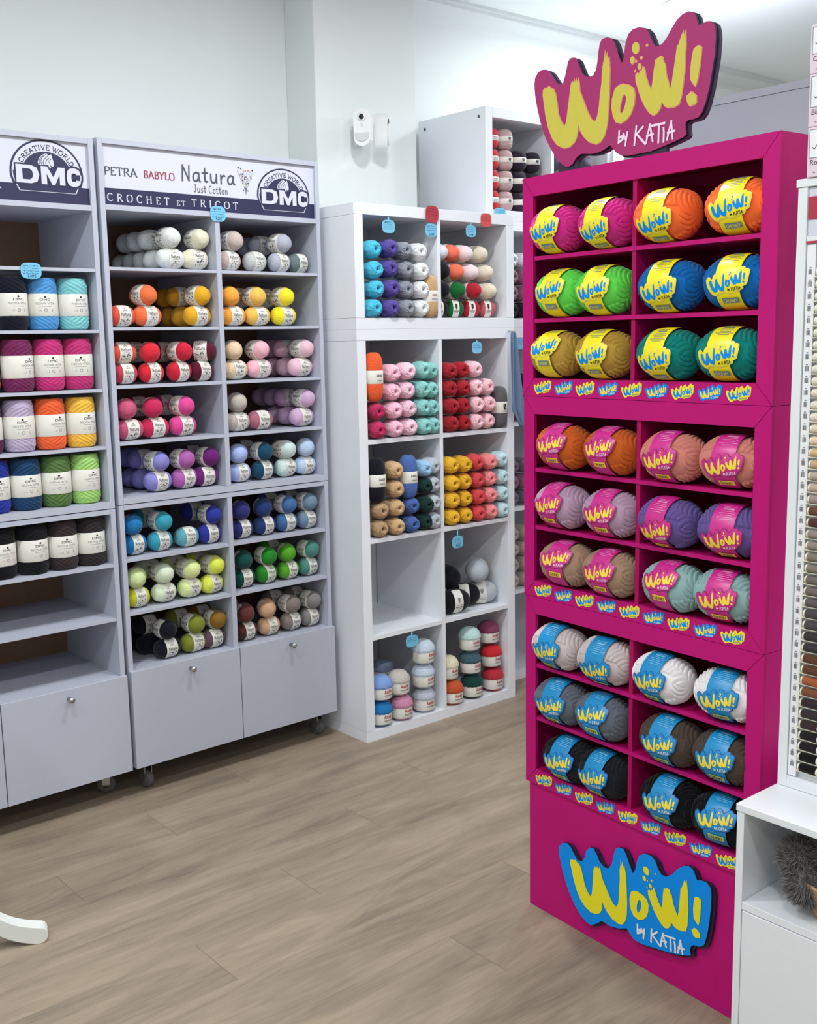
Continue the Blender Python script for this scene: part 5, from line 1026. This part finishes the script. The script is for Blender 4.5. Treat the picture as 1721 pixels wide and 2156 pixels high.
for i in range(NS):
    for col_ in range(2):
        if col_ and i > 16: continue
        zz = Z0 + i * PITCH_S; c = TH[NS - 1 - i]
        o = place('thread_spool', SP_ME, FC, .043 + .0475 * col_, .1355, zz - .0003, 0, 0, c)
        n_ = NS - i
        tag(o, f'{c} thread spool, number {n_} from the top, {["first", "second"][col_]} column of the thread display', 'thread spool', 'thread spools in the display'); child('spool_core', CAP_ME, o)
# pale pink boxes above
for i, (txt, h) in enumerate((('Rosa', .0835), ('Blan', .0870), ('CRU', .0800))):
    z_ = 1.6975 + (0, .0840, .1715)[i]
    o = empty('yarn_box', FC, .020 - i * .0005, .128, z_, f'pale pink box lettered {txt}, {["lowest", "middle", "topmost"][i]} of the stack on the thread display', 'box', 'pale pink boxes on the thread display')
    part('carton', MB().box(0, .26, 0, .16, 0, h, M['boxpink']), o, bevel=.0015)
    a = Art(); a.rect(.004, .12, .032, h - .004, M['white'], .0004); 
    for b_ in ((.004, .0046, .032, h - .004), (.004, .12, h - .0046, h - .004), (.004, .12, .032, .0326)): a.rect(*b_, M['ink'], .0007)
    a.stroke([(.010, .050), (.014, .047), (.019, .053), (.024, .048), (.03, .056)], .0012, M['ink'], .0007)
    mb = MB(); a.emit(mb, FRONT(0)); a = Art(); a.text(txt, .006, .020, .0095, M['ink'], .0005, shear=.05); scribble(a, .012, .03, .008, .003, M['darkgrey'], .0005, i); a.emit(mb, FRONT(0)); part('box_label', mb, o, label='white label with handwriting')

# basket with grey fur in the cubby
o = empty('woven_basket', FC, .170, .088, .3895, 'tan woven paper basket in the cubby of the low cabinet', 'basket')
n = 20
part('body', MB().lathe([(0, .003), (.045, .003), (.047, 0), (.05, .002)] + [(.05 + .0015 * i + .0012 * (i % 2), .004 + .0036 * i) for i in range(n)] + [(.05 + .0015 * n, .077), (.046 + .0015 * n, .077), (.046, .01), (0, .01)], 60, M['wicker'], fn=lambda a, z, r: .0012 * math.sin(30 * a + z * 700) if r > .047 else 0), o)
def fur(seed, R, n=2600):
    r = random.Random(seed); mb = MB()
    mb.lathe([(R * math.sin(PI * i / 12) * .8, -R * .8 * math.cos(PI * i / 12)) for i in range(13)], 20, M['fur'])
    for k in range(n):
        zc = r.uniform(-1, 1); a = r.uniform(0, 2 * PI); q = math.sqrt(1 - zc * zc); d = Vector((q * math.cos(a), q * math.sin(a), zc))
        d2 = (d + Vector((r.uniform(-.7, .7), r.uniform(-.7, .7), r.uniform(-.9, .4)))).normalized()
        p = d * R * .76; e = p + d * R * .2 + d2 * R * r.uniform(.12, .4); sd = d.cross(d2)
        if sd.length < 1e-3: continue
        sd = sd.normalized() * R * .02; md = (p + e) / 2 + d * R * .05
        mb.add([p - sd, p + sd, md + sd * .8, md - sd * .8, e], [(0, 1, 2, 3), (3, 2, 4)], M['fur'])
    return mb.mesh('fur_yarn')
FUR = [fur(1, .046), fur(2, .040)]
for i, (u, v, zz, l) in enumerate(((.150, .085, .497, 'dark grey furry yarn ball spilling from the basket towards the front'), (.098, .062, .487, 'grey furry yarn ball hanging over the left rim of the basket'), (.225, .10, .500, 'grey furry yarn ball heaped in the middle of the basket'), (.122, .045, .452, 'grey furry yarn ball drooping lowest over the basket front'))):
    o2 = place('furry_yarn_ball', FUR[i % 2], FC, u, v, zz, i * 1.3, 0, None); tag(o2, l, 'yarn ball', 'furry balls in the basket')

# ================================================================== SMALL THINGS
# motion sensors on the pillar
def sensor(u, v, z, yaw, label):
    o = empty('motion_sensor', FK, u, v, z, label, 'motion sensor', yaw=yaw)
    def cap(w_, h_, nn=10):
        r = w_ / 2; pts = [(r * math.cos(PI * i / nn), h_ / 2 - r + r * math.sin(PI * i / nn)) for i in range(nn + 1)]; pts += [(-r * math.cos(PI * i / nn), -h_ / 2 + r - r * math.sin(PI * i / nn)) for i in range(nn + 1)]; return pts
    part('body', MB().prism(cap(.064, .132), -.026, .022, M['plastic']), o, bevel=.008)
    ry = Matrix.Rotation(PI / 2, 4, 'X')
    part('camera_lens', MB().lathe([(0, .0), (.016, 0), (.016, .002), (.0135, .004), (0, .004)], 24, M['plastic'], Matrix.Translation((0, -.026, .036)) @ ry).lathe([(0, .004), (.0095, .004), (.009, .0065), (0, .0068)], 20, M['black'], Matrix.Translation((0, -.026, .036)) @ ry), o, label='small round black lens')
    part('status_light', MB().box(-.004, .004, -.0275, -.0255, .003, .012, M['lens']), o)
    a = [(.027 * math.cos(PI + PI * i / 12), -.026 + .024 * math.sin(PI + PI * i / 12)) for i in range(13)] + [(.027, -.02), (-.027, -.02)]
    part('detector_window', MB().prism(a, -.031, -.024, M['lens']), o, bevel=.002)
    return o
sensor(.300, .315, 2.204, math.radians(-52), 'white motion sensor with black lens on the pillar, facing the room')
sensor(.388, .325, 2.203, math.radians(48), 'white motion sensor seen from its side, beside the lens-fronted one on the pillar')
o = empty('sensor_bracket', FK, .345, .395, 2.205, 'white wall bracket carrying the two motion sensors', 'bracket')
part('plate', MB().box(-.03, .03, -.008, 0, -.05, .05, M['plastic']), o, bevel=.003); part('arm', MB().box(-.012, .012, -.05, -.008, -.02, .02, M['plastic']), o, bevel=.003)
# price tags
def price_tag(F, u, v, z, h, w_, card, pen, label, lines, price=None, title=None, hang=0, tilt=0):
    pts = []
    for i in range(28):
        a = 2 * PI * i / 28; c, s_ = math.cos(a), math.sin(a); e = .62
        pts.append((w_ / 2 * math.copysign(abs(c) ** e, c), h / 2 * math.copysign(abs(s_) ** e, s_)))
    mb = MB().prism(pts, 0, .0012, card)
    if hang: mb.box(-.003, .003, .0002, .001, h / 2 - .002, h / 2 + hang, card)
    o = part('price_tag', mb); o.matrix_world = F @ Matrix.Translation((u, v, z)) @ Matrix.Rotation(tilt, 4, 'Y'); tag(o, label, 'price tag', 'handwritten price tags')
    a = Art(); y = h * .3
    if title: a.text(title, -w_ * .06, y - .003, h * .15, pen, .0004, bold=.01, align='c', width=w_ * .5, shear=.1); y -= h * .17
    for k in range(lines): scribble(a, -w_ * .38, w_ * .34, y, h * .07, pen, .0004, hash(label) % 97 + k if False else len(label) * 7 + k); y -= h * .155
    if price: a.text(price, w_ * .02, -h * .40, h * .19, pen, .0004, bold=.012, align='c', width=w_ * .42, shear=.1)
    mb = MB(); a.emit(mb, FRONT(0)); part('handwriting', mb, o); return o
B_, P_ = M['tagblue'], M['tagblued']
price_tag(FD, .397, -.003, 1.839, .048, .056, B_, P_, 'blue price tag on the header edge above the divider of the wheeled unit', 3, '4,26€', 'NATURA')
price_tag(FD, -.225, -.003, 1.646, .045, .060, B_, P_, 'blue price tag on the shelf edge above the black roll in the left unit', 4, '3,60€')
price_tag(FK, .148, -.003, 1.817, .044, .056, B_, P_, 'blue price tag hanging above the violet balls', 3, None, 'MERITO', .01)
price_tag(FK, .343, -.003, 1.814, .046, .054, B_, P_, 'blue price tag hanging below the dark red card', 3, '6,30€', None, .008)
price_tag(FK, .537, -.003, 1.820, .042, .050, B_, P_, 'blue price tag hanging above the pale rose white balls', 3, '5,10€', None, .008)
price_tag(FK, .346, -.006, 1.869, .058, .060, M['tagdred'], M['pendark'], 'dark red price card on the top edge of the low cube shelf', 3, None, None, 0, .05)
price_tag(FK, .615, -.003, 1.863, .050, .054, M['tagred'], M['pendark'], 'coral red price card on the right top edge of the low cube shelf', 3, None)
price_tag(FK, .562, -.003, 1.399, .044, .050, B_, P_, 'blue price tag hanging above the powder pink balls', 3, None, None, .006)
price_tag(FK, .453, -.003, .677, .046, .056, B_, P_, 'blue price tag hanging from the shelf above the black banded balls', 4, '4,95€', None, .022)
price_tag(FK, .218, -.003, .338, .044, .058, B_, P_, 'blue price tag hanging from the shelf above the mauve pink ball', 3, None, None, .012)
price_tag(FB, .075, -.003, 1.912, .046, .062, B_, P_, 'blue price tag on the bottom edge of the topmost cube', 2)
price_tag(FB, .185, -.003, 1.408, .044, .052, B_, P_, 'blue price tag in the gap between the cube shelf and the pink stand', 3)
# knitted cloth hanging at the corner of the cube shelf
rowsC = [(1.456, .727, .735), (1.435, .724, .744), (1.400, .721, .752), (1.33, .719, .764), (1.26, .717, .776), (1.21, .715, .786), (1.165, .713, .787), (1.15, .722, .784), (1.12, .745, .786), (1.092, .760, .785)]
mb = MB(); vs = []; nx = 14
for zc, a, b in rowsC:
    for i in range(nx + 1):
        t_ = i / nx; vs.append((a + (b - a) * t_, -.028 - .007 * math.sin(t_ * 9.5 + zc * 6) - .004 * math.sin(t_ * 21), zc + .004 * math.sin(i * 1.3)))
fs = [(r * (nx + 1) + i, (r + 1) * (nx + 1) + i, (r + 1) * (nx + 1) + i + 1, r * (nx + 1) + i + 1) for r in range(len(rowsC) - 1) for i in range(nx)]
mb.add(vs, fs, M['denim'], True)
o = part('knitted_cloth', mb); o.matrix_world = FK; sd = o.modifiers.new('thick', 'SOLIDIFY'); sd.thickness = .008; sd.offset = 0
ss = o.modifiers.new('sub', 'SUBSURF'); ss.levels = 1; ss.render_levels = 2
tag(o, 'blue-grey knitted cloth hanging at the right front corner of the cube shelf', 'cloth')
o = part('hook', MB().tube([(.731, -.0005, 1.458), (.731, -.02, 1.457), (.731, -.034, 1.452), (.731, -.036, 1.462)], .0018, M['metal'], 8)); o.matrix_world = FK; tag(o, 'small metal hook holding the knitted cloth', 'hook')
# white pedestal foot at the left edge
t = empty('pedestal_table', FK, -1.655, -.388, 0, 'white pedestal table, only one curved foot reaching in at the left edge', 'table', yaw=math.radians(-21))
for k in range(3):
    pts = [(.0, 0, .24), (.04, 0, .205), (.08, 0, .16), (.12, 0, .118), (.155, 0, .084), (.19, 0, .056), (.22, 0, .038), (.25, 0, .027), (.272, 0, .022)]
    pts = smooth_line([(p[0], p[2]) for p in pts], 3)
    top = [(x, z + .026 - .008 * (x / .28)) for x, z in pts]; bot = [(x, z - .024 + .002 * (x / .28)) for x, z in pts]
    tip = [(pts[-1][0] + .02 * math.cos(a), pts[-1][1] - .002 + .020 * math.sin(a)) for a in (1.2, .8, .4, 0, -.4, -.8, -1.2)]
    part('leg', MB().prism(top + tip + bot[::-1], -.02, .02, M['legw']), t, rot=(0, 0, 2 * PI * k / 3), bevel=.006)
part('column', MB().lathe([(0, .06), (.03, .06), (.036, .08), (.034, .2), (.026, .3), (.024, .66), (.04, .68), (0, .68)], 28, M['legw']), t)
part('table_top', MB().lathe([(0, .68), (.17, .68), (.18, .69), (.18, .70), (.17, .71), (0, .71)], 48, M['legw']), t)
